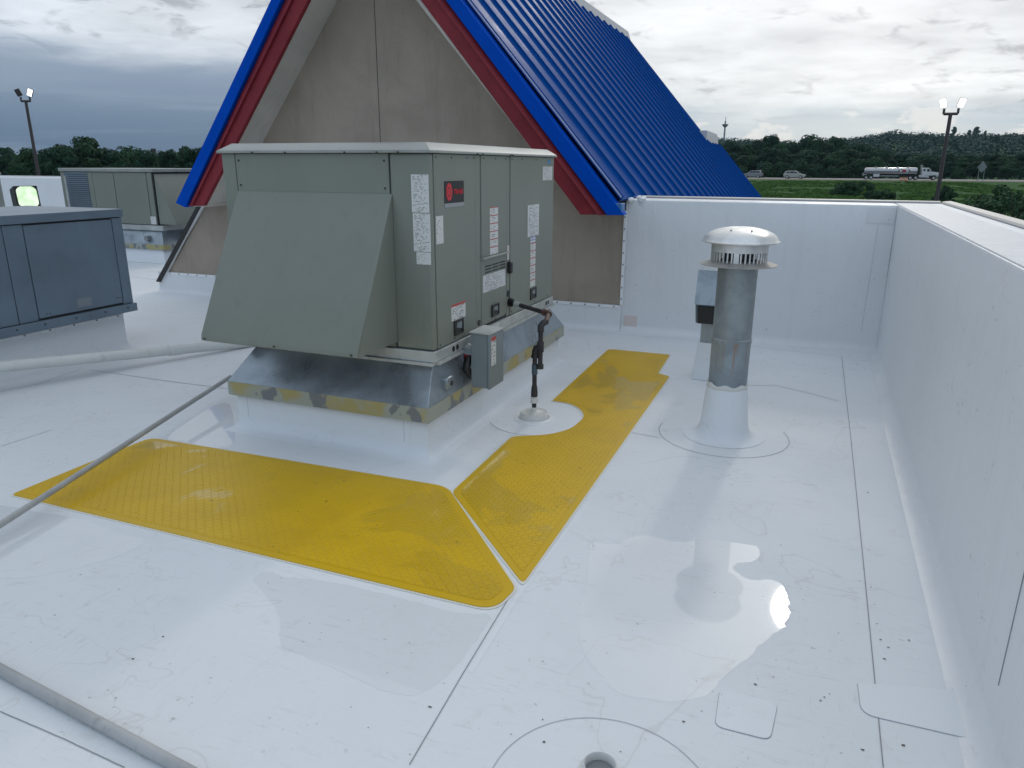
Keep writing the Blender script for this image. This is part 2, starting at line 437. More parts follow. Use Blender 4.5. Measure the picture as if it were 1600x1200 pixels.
def emis(name, c, s):
    m = bpy.data.materials.new(name); m.use_nodes = True; n = m.node_tree.nodes['Principled BSDF']
    n.inputs['Base Color'].default_value = (.8, .8, .8, 1); n.inputs['Emission Color'].default_value = (*c, 1); n.inputs['Emission Strength'].default_value = s
    return m
M['lamp'] = emis('lit_lamp', (1, .99, .95), 4.5)
def gl(t, b):
    P = oc(t); n = t.noise(P, 9, 4, .6, .5)
    t.put(b.inputs['Emission Color'], t.mix(t.ss(n, .35, .65), (.55, .85, .42), (.85, 1., .75))); b.inputs['Emission Strength'].default_value = 1.4
M['flood'] = mat('lit_flood_lens', (.4, .4, .4), .2, fn=gl)

def print_mat(name, paper=(.62, .63, .62), ink=(.10, .10, .10), rows=16, cols=22, fill=.5, red=None, tilt=0):
    """sticker with rows of tiny print; UV 0..1"""
    def fn(t, b):
        uv = t.n('ShaderNodeUVMap'); u, v, _ = t.xyz(uv.outputs[0])
        vr = t.m('MULTIPLY', v, float(rows)); row = t.m('FLOOR', vr); fv = t.m('SUBTRACT', vr, row)
        uc = t.m('MULTIPLY', u, float(cols)); cell = t.m('FLOOR', uc)
        wn = t.n('ShaderNodeTexWhiteNoise', noise_dimensions='2D'); t.put(wn.inputs['Vector'], t.comb(cell, row, 0))
        wr = t.n('ShaderNodeTexWhiteNoise', noise_dimensions='1D'); t.put(wr.inputs['W'], row)
        on = t.m('LESS_THAN', wn.outputs['Value'], fill)
        ln = t.m('MULTIPLY', t.m('GREATER_THAN', fv, .3), t.m('LESS_THAN', fv, .78))
        inx = t.m('MULTIPLY', t.m('GREATER_THAN', u, .07), t.m('LESS_THAN', u, t.lin(wr.outputs['Value'], 0, 1, .6, .95)))
        k = t.m('MULTIPLY', t.m('MULTIPLY', on, ln), inx)
        c = t.mix(t.m('MULTIPLY', k, .8), paper, ink)
        if red:
            sub = t.m('MULTIPLY', v, float(red[0])); f = t.m('SUBTRACT', sub, t.m('FLOOR', sub))
            c = t.mix(t.m('GREATER_THAN', f, 1 - red[1]), c, red[2])
        t.put(b.inputs['Base Color'], c)
    return mat(name, rough=.45, fn=fn)
M['plate'] = print_mat('nameplate_print', rows=26, cols=20, fill=.42)
M['note'] = print_mat('note_print', rows=14, cols=9, fill=.18)
M['warn'] = print_mat('warning_print', rows=30, cols=9, fill=.3, red=(6, .13, (.42, .07, .06)))
M['table'] = print_mat('table_print', paper=(.60, .62, .63), rows=22, cols=24, fill=.5)
M['warn2'] = print_mat('warning_print_small', rows=8, cols=12, fill=.5, red=(1, .14, (.45, .06, .05)))
M['bluelab'] = print_mat('blue_label_print', paper=(.62, .64, .68), ink=(.05, .1, .4), rows=6, cols=6, red=(2, .2, (.05, .12, .5)))
M['logo_black'] = mat('logo_black', (.006, .006, .008), .35)
M['logo_red'] = mat('logo_red', (.62, .015, .03), .4)
M['silver'] = mat('silver_strip', (.30, .31, .33), .35)
M['blue_mark'] = mat('blue_mark', (.02, .22, .50), .4)
M['paper'] = mat('plain_label', (.50, .51, .50), .5)

# ------------------------------------------------------------------ setting: ground, road, hills
HILL_A, HILL_Z = [-3, -.62, -.5], [2, 4, 26]
for u_, v_ in ((900, 216), (1000, 217), (1100, 216), (1150, 217), (1210, 219), (1260, 221), (1330, 216), (1370, 210), (1398, 205), (1440, 208), (1480, 210), (1530, 208), (1600, 209), (1680, 208), (1800, 216)):
    p_ = at(u_, v_, 1, 750); HILL_A.append(p_.x / 750); HILL_Z.append(p_.z + .8 - 7)
HILL_A.append(3); HILL_Z.append(20)
def gz(x, y):
    """height of the land"""
    z = -4.5
    t_ = min(max((y - 45) / 125., 0), 1); z += t_ * 3.7
    if y > 196: z -= min((y - 196) / 60., 1) * .6
    z += .25 * math.sin(x * .07 + 1) * min(1, max(0, (y - 60) / 60.)) * (1 if y < 160 else max(0, 1 - (y - 160) / 8))
    # hills: skyline heights by bearing
    if y > 330:
        k = min(1., (y - 330) / 420.); k = k * k * (3 - 2 * k)
        z += k * float(np.interp(x / y, HILL_A, HILL_Z))
    return z
def grass(t, b):
    P = pos(t); n = t.noise(P, .12, 5, .6, .3); f = t.noise(P, 1.4, 5, .7); s = t.noise(t.vmul(P, (.35, 1.6, 1)), .8, 4, .6)
    c = t.mix(t.ss(n, .35, .65), (.044, .115, .028), (.066, .145, .036))
    c = t.mix(t.m('MULTIPLY', t.ss(s, .45, .65), .6), c, (.014, .048, .016))
    c = t.mix(t.m('MULTIPLY', t.ss(f, .5, .7), .4), c, (.036, .080, .026))
    t.put(b.inputs['Base Color'], c); b.inputs['Specular IOR Level'].default_value = .1
    bump(t, b, t.noise(P, 2.5, 4, .7), 1., .35)
M['grass'] = mat('meadow_grass', rough=.9, fn=grass)
mb = MB()
xs = sorted(set([-1500, -1100, -800] + list(range(-600, 620, 20)) + [800, 1100, 1500]))
ys = sorted(set([-900, -600, -200, -60, 0, 30] + list(range(45, 340, 8)) + list(range(340, 900, 20)) + [1000, 1300]))
for y in ys:
    for x in xs: mb.v.append((x, y, gz(x, y) if y < 900 else gz(x * 900 / y, 900)))
nx = len(xs)
for j in range(len(ys) - 1):
    for i in range(nx - 1): mb.f.append((j * nx + i, j * nx + i + 1, (j + 1) * nx + i + 1, (j + 1) * nx + i))
obj('ground', mb, M['grass'], smooth=180, kind='structure')
def asph(t, b):
    P = pos(t); n = t.noise(P, .4, 4, .6); t.put(b.inputs['Base Color'], t.mix(n, (.17, .17, .18), (.25, .25, .25)))
M['asphalt'] = mat('worn_highway_asphalt', rough=.8, fn=asph)
M['lot'] = mat('parking_asphalt', (.06, .06, .065), .8)
M['shoulder'] = mat('gravel_shoulder', (.20, .155, .12), .9)
M['line'] = mat('road_line_paint', (.7, .7, .68), .5)
RZ = -.74
def strip(name, y0, y1, z, m, **k):
    mb = MB()
    xs_ = list(range(-420, 430, 30))
    for y in (y0, y1):
        for x in xs_: mb.v.append((x, y, z))
    n = len(xs_)
    for i in range(n - 1): mb.f.append((i, i + 1, i + 1 + n, i + n))
    return obj(name, mb, m, **k)
# road bed raised a little over the land
mb = MB(); mb.prism([(169, -1.4), (172, RZ - .02), (195, RZ - .02), (198, -1.4)], 0, -430, 430)
obj('road_shoulder', mb, M['shoulder'], kind='structure')
strip('highway', 176, 193, RZ, M['asphalt'], kind='structure')
for y_ in (176.6, 192.4): strip('road_edge_line', y_, y_ + .2, RZ + .012, M['line'], kind='structure')
mb = MB(); mb.sheet([(-90, -70, -4.49), (60, -70, -4.49), (60, 42, -4.49), (-90, 42, -4.49)])
obj('parking_lot', mb, M['lot'], kind='structure')

# ------------------------------------------------------------------ setting: the roof we stand on
WX, WY, TZ = .69, 7.86, 1.412       # inner faces and top of the parapets
mb = MB()
mb.box(-24, WX, -9, WY, -.3, 0)
mb.box(-24, -8.7, WY, 14.0, -.3, 0)
roof = obj('roof_floor', mb, M['roof'], kind='structure')
mb = MB(); mb.box(-24.4, WX + .48, -9.2, 8.36, -4.6, -.301)
mb.box(-24.4, -1.2, 8.361, 22.0, -4.6, -.301)
obj('store_building_wall', mb, M['stucco'], kind='structure')

def poly_strip(pts, w, z, h=.0015):
    """thin ribbon of width w along floor points"""
    mb = MB(); pts = [Vector((p[0], p[1], 0)) for p in pts]; L = []; Rr = []
    for i, p in enumerate(pts):
        d = (pts[min(i + 1, len(pts) - 1)] - pts[max(i - 1, 0)]).normalized(); nn = Vector((-d.y, d.x, 0)) * w / 2
        L.append(p + nn); Rr.append(p - nn)
    for i in range(len(pts) - 1):
        mb.sheet([(q.x, q.y, z) for q in (L[i], Rr[i], Rr[i + 1], L[i + 1])])
    return mb
def seam(px, w=.0038, m='seam', z=.002, n=14, wob=.0005):
    P = [fl(*p) for p in px]; pts = []
    for a, b in zip(P[:-1], P[1:]):
        for k in range(n): pts.append(a.lerp(b, k / n))
    pts.append(P[-1])
    random.seed(int(px[0][0]))
    pts = [Vector((p.x + random.uniform(-wob, wob) * .3, p.y + random.uniform(-wob, wob), 0)) for p in pts]
    return obj('membrane_seam', poly_strip(pts, w, z), M[m], parent=roof)
seam([(885, 516), (1090, 532), (1315, 557)])
seam([(1315, 557), (1330, 690), (1350, 890), (1380, 1200)])
seam([(805, 918), (722, 1055), (640, 1195)], w=.004)
seam([(0, 1112), (100, 1155), (195, 1200)], w=.0035)
seam([(140, 578), (250, 594), (358, 608)], w=.006)
seam([(0, 612), (60, 600), (125, 577)], w=.006, m='seam_soft')
seam([(0, 698), (80, 672)], w=.005, m='seam_soft')
seam([(1030, 684), (870, 655)], w=.006, m='seam_soft')
seam([(1150, 602), (1215, 603), (1262, 614), (1310, 627)], w=.006, m='seam_soft')
seam([(200, 432), (330, 447)], w=.012, m='seam_soft')
# bright welded lap beside the mats
mb = poly_strip([fl(925, 778), fl(815, 922), fl(735, 1050)], .022, .0008); obj('membrane_lap', mb, M['patch'], parent=roof)

def disc(cx, cy, r, z, h, n=48, wob=0.0, seed=1):
    random.seed(seed); ph = random.random() * 6
    mb = MB(); mb.sheet([(cx + r * (1 + wob * math.sin(3 * a + ph)) * math.cos(a), cy + r * (1 + wob * math.sin(2 * a + ph)) * math.sin(a), z) for a in [2 * PI * i / n for i in range(n)]], h)
    return mb
def ring(cx, cy, r, w, z, a0=0., a1=2 * PI, n=60):
    mb = MB(); P = []
    for i in range(n + 1):
        a = a0 + (a1 - a0) * i / n; P.append((math.cos(a), math.sin(a)))
    for i in range(n):
        (c0, s0), (c1, s1) = P[i], P[i + 1]
        mb.sheet([(cx + r * c0, cy + r * s0, z), (cx + (r + w) * c0, cy + (r + w) * s0, z), (cx + (r + w) * c1, cy + (r + w) * s1, z), (cx + r * c1, cy + r * s1, z)])
    return mb
# square patch
P4 = [fl(*p) for p in ((1125, 1078), (1215, 1100), (1203, 1157), (1117, 1135))]
def rounded(P, r=.02, n=5, z=0.):
    o = []; k = len(P)
    for i in range(k):
        p = Vector(P[i][:2]); a = Vector(P[i - 1][:2]); b = Vector(P[(i + 1) % k][:2])
        rr = r[i] if isinstance(r, (list, tuple)) else r
        u = (a - p).normalized() * min(rr, (a - p).length * .45); w = (b - p).normalized() * min(rr, (b - p).length * .45)
        for j in range(n + 1):
            t_ = j / n; q = (p + u) * (1 - t_) ** 2 + p * 2 * t_ * (1 - t_) + (p + w) * t_ ** 2
            o.append((q.x, q.y, z))
    return o
def patch(P, r=.03, dark=True, name='membrane_patch', m='patch', z=.0005, h=.003, grow=.004):
    pr = rounded(P, r, z=z)
    c = sum((Vector(p) for p in pr), Vector()) / len(pr)
    pd = [tuple(c + (Vector(p) - c) * (1 + grow / max((Vector(p) - c).length, .01))) for p in pr]
    if dark:
        mb = MB(); mb.sheet([(p[0], p[1], .0012) for p in pd]); obj('patch_edge', mb, M['seam_mid'], parent=roof)
    mb = MB(); mb.sheet(pr, h); return obj(name, mb, M[m], parent=roof)
patch(P4, .03, grow=.0025)
patch([fl(*p) for p in ((1340, 1068), (1346, 1116), (1520, 1156), (1525, 1082))], [.01, .05, .03, .01], grow=.0025)
# pipe flange in the foreground (open pipe)
dc = fl(937, 1206)
obj('patch_edge', ring(-.388, 1.651, .334, .0026, .0018), M['seam_mid'], parent=roof)
t = thing('vent_stub', (dc.x, dc.y, 0), 'short open white pipe stub cut off in the foreground roof membrane', 'pipe stub')
mb = MB(); mb.lathe([(.066, .001), (.056, .004), (.053, .012), (.052, .026), (.048, .030), (.0455, .027), (.044, .012), (.043, -.0)], dc.x, dc.y, 40)
obj('collar', mb, M['pvc'], t, smooth=50)
mb = MB(); mb.lathe([(.0425, .004), (.001, .004)], dc.x, dc.y, 40); obj('pipe_inside', mb, mat('pipe_floor', (.22, .23, .24), .5), t)

# puddles
PUD1 = [(921,851),(929,847),(948,850),(970,849),(985,839),(1011,837),(1035,842),(1060,847),(1078,845),(1090,842),(1108,844),(1142,847),(1165,850),(1184,855),(1187,868),(1176,877),(1160,879),(1150,881),(1146,889),(1161,902),(1180,906),(1206,906),(1223,915),(1227,927),(1233,941),(1229,948),(1234,955),(1230,966),(1224,974),(1224,980),(1210,990),(1187,1009),(1168,1028),(1150,1042),(1124,1065),(1105,1086),(1085,1092),(1060,1096),(1019,1094),(977,1087),(955,1075),(940,1057),(922,1035),(910,1012),(902,967),(906,945),(914,926),(918,900),(921,877)]
def densify(P, k=5, amp=.006, seed=3):
    random.seed(seed); o = []
    n = len(P)
    for i in range(n):
        p0, p1, p2, p3 = [Vector(P[(i + j) % n]) for j in (-1, 0, 1, 2)]
        for j in range(k):
            t_ = j / k
            q = .5 * ((2 * p1) + (-p0 + p2) * t_ + (2 * p0 - 5 * p1 + 4 * p2 - p3) * t_ ** 2 + (-p0 + 3 * p1 - 3 * p2 + p3) * t_ ** 3)
            o.append((q.x + random.uniform(-amp, amp), q.y + random.uniform(-amp, amp), q.z))
    return o
def puddle(px, seed, z=.0004, amp=.005):
    P = densify([fl(*p, z) for p in px], 5, amp, seed)
    mb = MB(); mb.sheet(P)
    o = obj('puddle', mb, M['wet'], kind='structure')
    return o
puddle(PUD1, 3)
puddle([(395,905),(420,893),(440,900),(480,905),(560,918),(640,938),(720,958),(765,962),(745,1000),(700,1055),(650,1085),(600,1080),(560,1062),(500,1035),(440,1008),(436,965),(415,930)], 5)
puddle([(-60,800),(0,790),(60,800),(130,812),(190,835),(230,845),(180,870),(90,895),(0,905),(-80,900)], 6)
puddle([(300,655),(345,630),(362,640),(366,690),(330,700),(290,690),(262,684)], 7, amp=.003)
0 and puddle([(958,820),(975,808),(1010,800),(1060,806),(1040,822),(990,826)], 9, amp=.004)

# debris specks
mb = MB(); random.seed(11)
specks = [(255,995,4),(208,1030,4),(102,996,2),(120,1122,2),(1356,860,2),(1350,890,2),(1361,918,2),(1366,945,2),(1370,975,2),(1376,1000,3),(1382,1030,3),(1388,1012,3),(1420,1001,3),(1348,1172,4),(1411,1165,4),(1550,1175,4),(1320,668,2),(1356,770,3),(672,1105,4),(850,1160,4),(848,1125,3),(1068,1128,4),(1180,1070,4),(1288,1090,3),(1282,1095,3),(1296,1085,2),(1204,936,2),(1255,938,2),(640,1005,2),(605,1052,2),(778,1010,2),(300,1090,2),(180,1095,2),(330,1060,2),(500,1000,2),(970,1175,2),(1088,1065,2),(948,1021,2),(1470,870,2),(1310,990,2)]
for k in range(55):
    specks.append((random.uniform(20, 1340), random.uniform(640, 1190), random.choice([1, 1, 1.5, 2])))
def on_mat(p): return False
for u, v, s in specks:
    p = fl(u, v); r = s * .0007 * (abs(p.y) ** .5)
    a = random.random() * 6; k = random.randint(4, 6)
    if p.x < -6 or p.x > .66: continue
    if -3.7 < p.x < -1.9 and 3.5 < p.y < 6.5: continue
    mb.sheet([(p.x + r * random.uniform(.6, 1.4) * math.cos(a + 2 * PI * j / k) * 1.5, p.y + r * random.uniform(.6, 1.3) * math.sin(a + 2 * PI * j / k), .0025) for j in range(k)])
obj('debris', mb, mat('leaf_litter', (.07, .055, .03), .8), kind='stuff')

# parapets
def parapet_profile():
    # (distance from inner face inwards +, z): cove then wall then rolled edge then cap
    pr = [(-.085, .0)]
    for k in range(1, 6):
        a = R(90 * k / 6); pr.append((-.085 + .085 * math.sin(a), .085 - .085 * math.cos(a)))
    pr += [(0, .085), (0, .5), (.003, 1.0), (0, TZ - .02), (.006, TZ - .006), (.02, TZ)]
    return pr
mb = MB()
pr = [(WX + d, z) for d, z in parapet_profile()] + [(WX + .48, TZ + .006), (WX + .48, -.3), (WX - .085, -.3)]
mb.prism(pr, 1, -9, 8.36)
wall_r = obj('parapet_wall', mb, M['parapet'], smooth=30, origin=(WX + .2, 2, 0), label='long white membrane parapet wall running down the right side with wide bright wrinkled top', cat='parapet')
mb = MB()
pr = [(WY + d, z) for d, z in parapet_profile()] + [(WY + .50, TZ + .003), (WY + .50, -.3), (WY - .085, -.3)]
mb.prism(pr, 0, -1.88, WX - .001)
wall_b = obj('parapet_wall', mb, M['parapet'], smooth=30, origin=(-.6, WY + .2, 0), label='white membrane parapet wall closing the far end behind the flue pipe', cat='parapet')
mb = MB(); mb.box(WX + .012, WX + .42, -9, 8.30, TZ - .01, TZ + .004); obj('wall_cap', mb, M['cap'], wall_r, bevel=.004)
mb = MB(); mb.prism([(WX + .415, TZ), (WX + .43, TZ + .022), (WX + .50, TZ + .028), (WX + .505, TZ - .06), (WX + .49, TZ - .06), (WX + .48, TZ)], 1, -9, 8.38)
obj('edge_trim', mb, M['tan_metal'], wall_r)
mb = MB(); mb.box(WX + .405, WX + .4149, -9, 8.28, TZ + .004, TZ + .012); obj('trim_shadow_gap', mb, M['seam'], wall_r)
mb = MB(); mb.prism([(WY + .42, TZ), (WY + .43, TZ + .022), (WY + .51, TZ + .026), (WY + .515, TZ - .06), (WY + .505, TZ - .06), (WY + .50, TZ)], 0, -1.9, WX + .405)
obj('edge_trim', mb, M['tan_metal'], wall_b)
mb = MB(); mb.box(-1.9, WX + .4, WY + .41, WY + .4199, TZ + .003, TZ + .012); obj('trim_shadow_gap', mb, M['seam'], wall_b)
# vertical laps on the parapets
a = at(1600, 900, 0, WX); b = at(1556, 1080, 0, WX)
mb = MB(); mb.box(WX - .0025, WX + .01, a.y - .001, a.y + .002, .20, 1.39); obj('wall_seam', mb, M['seam'], wall_r)
mb = MB(); ym = 7.858
a = at(1373, 345, 1, WY); b = at(1345, 520, 1, WY)
mb.add([(a.x, WY - .0025, a.z), (a.x + .003, WY - .0025, a.z), (b.x + .003, WY - .0025, b.z), (b.x, WY - .0025, b.z)], [(0, 1, 2, 3)]); obj('wall_seam', mb, M['seam_soft'], wall_b)
mb = MB(); mb.box(.44, .685, WY - .0035, WY + .01, 1.24, 1.39); obj('wall_patch', mb, M['parapet'], wall_b, bevel=.002)
mb = MB(); mb.box(-1.845, -1.70, WY - .006, WY + .01, .03, .175); obj('wall_patch', mb, M['pink'], wall_b, label='faint pinkish square primer patch')
# white corner lump where the parapet meets the blue roof
mb = MB(); random.seed(4)
for k in range(9):
    c = Vector((-1.86 + random.uniform(0, .17), WY + random.uniform(-.03, .03), TZ + random.uniform(-.015, .03)))
    mb.lathe([(.001, c.z + .022), (.02, c.z + .015), (.03, c.z), (.02, c.z - .018), (.001, c.z - .025)], c.x, c.y, 10)
obj('sealant_lump', mb, M['weld'], wall_b, smooth=60)

# far left parapet
mb = MB(); mb.prism([(13.9, 0), (13.98, .08), (13.98, 1.38), (14.0, 1.4), (14.45, 1.405), (14.45, -.3), (13.9, -.3)], 0, -24.4, -8.7)
wl = obj('parapet_wall', mb, M['parapet'], smooth=30, origin=(-16, 14, 0), label='distant white parapet wall at the far left behind the rooftop units', cat='parapet')
mb = MB(); mb.box(-24.4, -8.7, 14.36, 14.48, 1.40, 1.43); obj('edge_trim', mb, M['white_metal'], wl)

# ------------------------------------------------------------------ A-frame gable building
FY, GY = 7.35, 7.85               # fascia face and gable wall planes
RX, RZT = -4.84, 4.80             # ridge
SR, SL = 1.14, 1.27               # slopes right / left
xr = lambda z: -1.84 + (1.41 - z) / SR        # outer surface right at height z
xl = lambda z: -7.63 - (1.28 - z) / SL
g = thing('gable_roof_building', (-4.85, 8.5, 0), 'tall taupe stucco gable with dark red fascia and blue standing seam metal roof', 'gable roof')
# gable wall (a slab following the slopes)
ins = .16
apexz = RZT - .25
mb = MB()
mb.prism([(-1.876, .27), (-1.876, 1.30), (-1.876 - .02, 1.32), (-4.84, 1.32 + SR * 2.944), (-8.47 + (4.70 - .24) / SL * 0 - .0, .24)] if False else
         [(-1.876, .29), (-1.876, 1.22), (-4.86, 4.62), (-8.52, .24)], 1, GY, GY + .12)
obj('gable_wall', mb, M['stucco'], g)
mb = MB(); mb.box(-4.863, -4.855, GY - .002, GY + .02, .3, 4.5); obj('wall_joint', mb, M['unit_dark'], g)
# left soffit strip between fascia and wall, paler
def lslope(off, z): return xl(z) + off
mb = MB()
zt = 4.3
s0 = (at(322, 317, 1, FY + .04)); s1 = at(482, 0, 1, FY + .04)
dx = (s1.x - s0.x) / (s1.z - s0.z)
e = lambda z, o=0.: s0.x + o + dx * (z - s0.z)
mb.prism([(e(1.27), 1.27), (e(4.4), 4.4), (e(4.4, -.06), 4.4), (e(1.27, -.06), 1.27)], 1, FY + .04, GY - .001)
obj('soffit', mb, M['stucco2'], g)
mb = MB(); mb.box(e(1.27) - .3, e(1.27), FY + .04, GY - .001, 1.235, 1.268); obj('soffit_end', mb, M['stucco2'], g)
# right soffit (hidden from the roof, seen from a step aside)
mb = MB(); er = lambda z, o=0.: -2.235 - (z - 1.29) / SR + o
mb.prism([(er(1.30), 1.30), (er(4.3), 4.3), (er(4.3, .06), 4.3), (er(1.30, .06), 1.30)], 1, FY + .04, GY - .001); obj('soffit', mb, M['stucco2'], g)

def rake(side, name, o0, o1, y0, y1, m, zb=1.26, zt=5.2, proud=0., tip=0.):
    """sloped board: o0..o1 = horizontal offsets inwards from the outer line"""
    mb = MB(); X_ = xr if side > 0 else xl; s_ = -side
    zt_ = 4.80 + (0)
    # meet at ridge: cap each at x = RX
    def top(o):
        # z at which x == RX
        return (1.41 + SR * (-1.84 + s_ * o - RX)) if side > 0 else (1.28 + SL * (RX - (-7.63 + s_ * o)))
    p = [(X_(zb) + s_ * o0, zb), (X_(zb - tip) + s_ * o1, zb - tip), (RX, top(o1)), (RX, top(o0))]
    mb.prism(p, 1, y0, y1)
    return obj(name, mb, m, g, bevel=.006)
def rakeL(name, px0, px1, y0, y1, m, tiltfront=0.):
    """board between two traced straight edges on plane FY"""
    (a0, a1), (b0, b1) = px0, px1
    A0, A1, B0, B1 = [at(*p, 1, FY) for p in (a0, a1, b0, b1)]
    def ext(p, q, x=RX):
        t_ = (x - p.x) / (q.x - p.x); return (x, p.z + (q.z - p.z) * t_)
    poly = [(A0.x, A0.z), (B0.x, B0.z), ext(B0, B1), ext(A0, A1)]
    mb = MB()
    if tiltfront:
        v = [(x, y0 + (tiltfront if i in (0, 3) else 0), z) for i, (x, z) in enumerate(poly)] + [(x, y1, z) for x, z in poly]
        mb.add(v, [(0, 1, 2, 3), (7, 6, 5, 4), (0, 4, 5, 1), (1, 5, 6, 2), (2, 6, 7, 3), (3, 7, 4, 0)])
    else: mb.prism(poly, 1, y0, y1)
    return obj(name, mb, m, g, bevel=.005)
rakeL('blue_rake_trim', ((276, 317), (425, 0)), ((291, 324), (441, 0)), FY - .02, FY + .12, M['blue'])
rakeL('fascia_moulding', ((291, 322), (441.5, 0)), ((302, 322), (458.5, 0)), FY - .035, FY + .10, M['red'], .07)
rakeL('fascia_board', ((302, 321.5), (459, 0)), ((318, 321.5), (481, 0)), FY, FY + .06, M['red'])
rakeL('blue_rake_trim', ((976, 336), (721, 0)), ((949, 336), (697, 0)), FY - .02, FY + .12, M['blue'])
rakeL('fascia_moulding', ((948.5, 336), (696.5, 0)), ((935.5, 336), (683.5, 0)), FY - .035, FY + .10, M['red'], .07)
rakeL('fascia_board', ((935, 335.5), (683, 0)), ((907, 335.5), (657, 0)), FY, FY + .06, M['red'])
# roof panels with standing seams; local frame: u = down slope, n = normal
sd = Vector((1, 0, -SR)).normalized(); sn = Vector((SR, 0, 1)).normalized()
def slope_panel(y0, y1, ztop, zbot, mbp=None):
    """one pan between two ribs, edges turned up in a soft curve; profile over y"""
    w = y1 - y0
    prof = [(0, .002), (0, .042), (.010, .046), (.016, .040), (.022, .018), (.05, .007), (.11, .001), (.24, .0), (w * .6, .0), (w - .14, .002), (w - .05, .009), (w - .016, .02), (w - .006, .034)]
    T = Vector((-1.84 + (1.41 - ztop) / SR, 0, ztop)); B = Vector((-1.84 + (1.41 - zbot) / SR, 0, zbot))
    mb = mbp or MB(); k = len(prof); v = []
    for P_ in (T, B):
        for yy, h in prof: v.append(P_ + sn * h + Vector((0, y0 + yy, 0)))
    for P_ in (T, B):
        v.append(P_ - sn * .03 + Vector((0, y0, 0))); v.append(P_ - sn * .03 + Vector((0, y1 - .001, 0)))
    fs = [(i, i + 1, i + 1 + k, i + k) for i in range(k - 1)]
    fs.append((2 * k, 2 * k + 2, 2 * k + 3, 2 * k + 1))
    fs += [tuple([2 * k] + list(range(k)) + [2 * k + 1]), tuple([2 * k + 3] + list(range(2 * k - 1, k - 1, -1)) + [2 * k + 2])]
    return mb.add(v, fs)
PW = .53
ypan = FY + .125
shared = {}
while ypan < 21.2:
    y1 = ypan + PW
    zt = RZT - .03 if ypan < 18.9 else 2.30
    zb = 1.425 if ypan < 8.35 else .25
    key = (zt, zb)
    if key not in shared:
        o = obj('roof_panel', slope_panel(ypan, y1, zt, zb), M['bluepanel'], g, smooth=50); shared[key] = (o, ypan)
    else:
        o0, y0_ = shared[key]; o = o0.copy(); C.objects.link(o); o.parent = g; o.location = (0, ypan - y0_, 0)
    ypan = y1
# white trim bead along the rake
mb = MB(); zb = 1.43
for a_, b_ in ((.0, .03),):
    T = Vector((-1.84 + (1.41 - RZT) / SR, 0, RZT)); B = Vector((-1.84 + (1.41 - zb) / SR, 0, zb))
    mb.tube([T + sn * .03 + Vector((0, FY + .09, 0)), B + sn * .03 + Vector((0, FY + .09, 0))], .011, 8)
obj('rake_bead', mb, mat('bright_blue_edge', (.30, .36, .55), .2), g, smooth=60)
mb = MB(); mb.box(-1.93, -1.80, FY - .015, FY + .13, 1.29, 1.395); obj('gutter_end', mb, mat('light_blue_end', (.05, .17, .42), .35), g, bevel=.006)
# left slope
mb = MB(); T = (RX, RZT - .01); B = (xl(1.28), 1.28)
mb.prism([T, B, (B[0] + .08, B[1] - .02), (T[0], T[1] - .15)], 1, FY + .125, 19.0); obj('roof_slope', mb, M['bluepanel'], g)
mb = MB()
for k in range(21):
    y_ = FY + .3 + k * .55
    mb.prism([(T[0], T[1]), (B[0], B[1]), (B[0] - .03, B[1] + .03), (T[0] - .03, T[1] + .03)], 1, y_, y_ + .02)
obj('roof_ribs', mb, M['bluepanel'], g)
# white ridge cap along the top and the lower far piece
mb = MB(); mb.prism([(FY + .2, RZT - .06), (FY + .2, RZT + .19), (19.5, RZT + .14), (19.85, RZT - .05)], 0, RX - .35, RX + .02); obj('ridge_cap', mb, M['white_metal'], g)
mb = MB(); mb.prism([(19.0, 2.30), (19.0, 2.58), (20.9, 2.56), (21.3, 2.33)], 0, -3.25, -2.66); obj('ridge_cap', mb, M['white_metal'], g, label='small white cap at the far lower end of the roof')
mb = MB(); mb.prism([(-2.62, 2.28), (-5.0, 2.28), (-5.0, .2), (-.9, .2)], 1, 21.32, 21.5); obj('end_wall', mb, M['stucco'], g)
mb = MB(); mb.prism([(RX, RZT - .1), (-8.3, .2), (-1.1, .2)], 1, 18.9, 19.0); obj('end_wall', mb, M['stucco'], g)
mb = MB(); mb.box(-1.35, -1.25, 8.37, 21.4, -.3, .9); obj('eave_wall', mb, M['stucco'], g)
# dark roof edge running down the left of the gable wall
p0 = at(316, 322, 1, GY - .03); p1 = at(250, 440, 1, GY - .03)
mb = MB(); mb.prism([(p0.x - .07, p0.z), (p0.x + .0, p0.z), (p1.x + .04, p1.z), (p1.x - .05, p1.z)], 1, GY - .06, GY + .1); obj('slope_edge', mb, M['black'], g)
mb = MB(); mb.prism([(p0.x + .001, p0.z), (p0.x + .03, p0.z), (p1.x + .08, p1.z + .08), (p1.x + .045, p1.z)], 1, GY - .045, GY - .003); obj('slope_edge', mb, M['weld'], g)
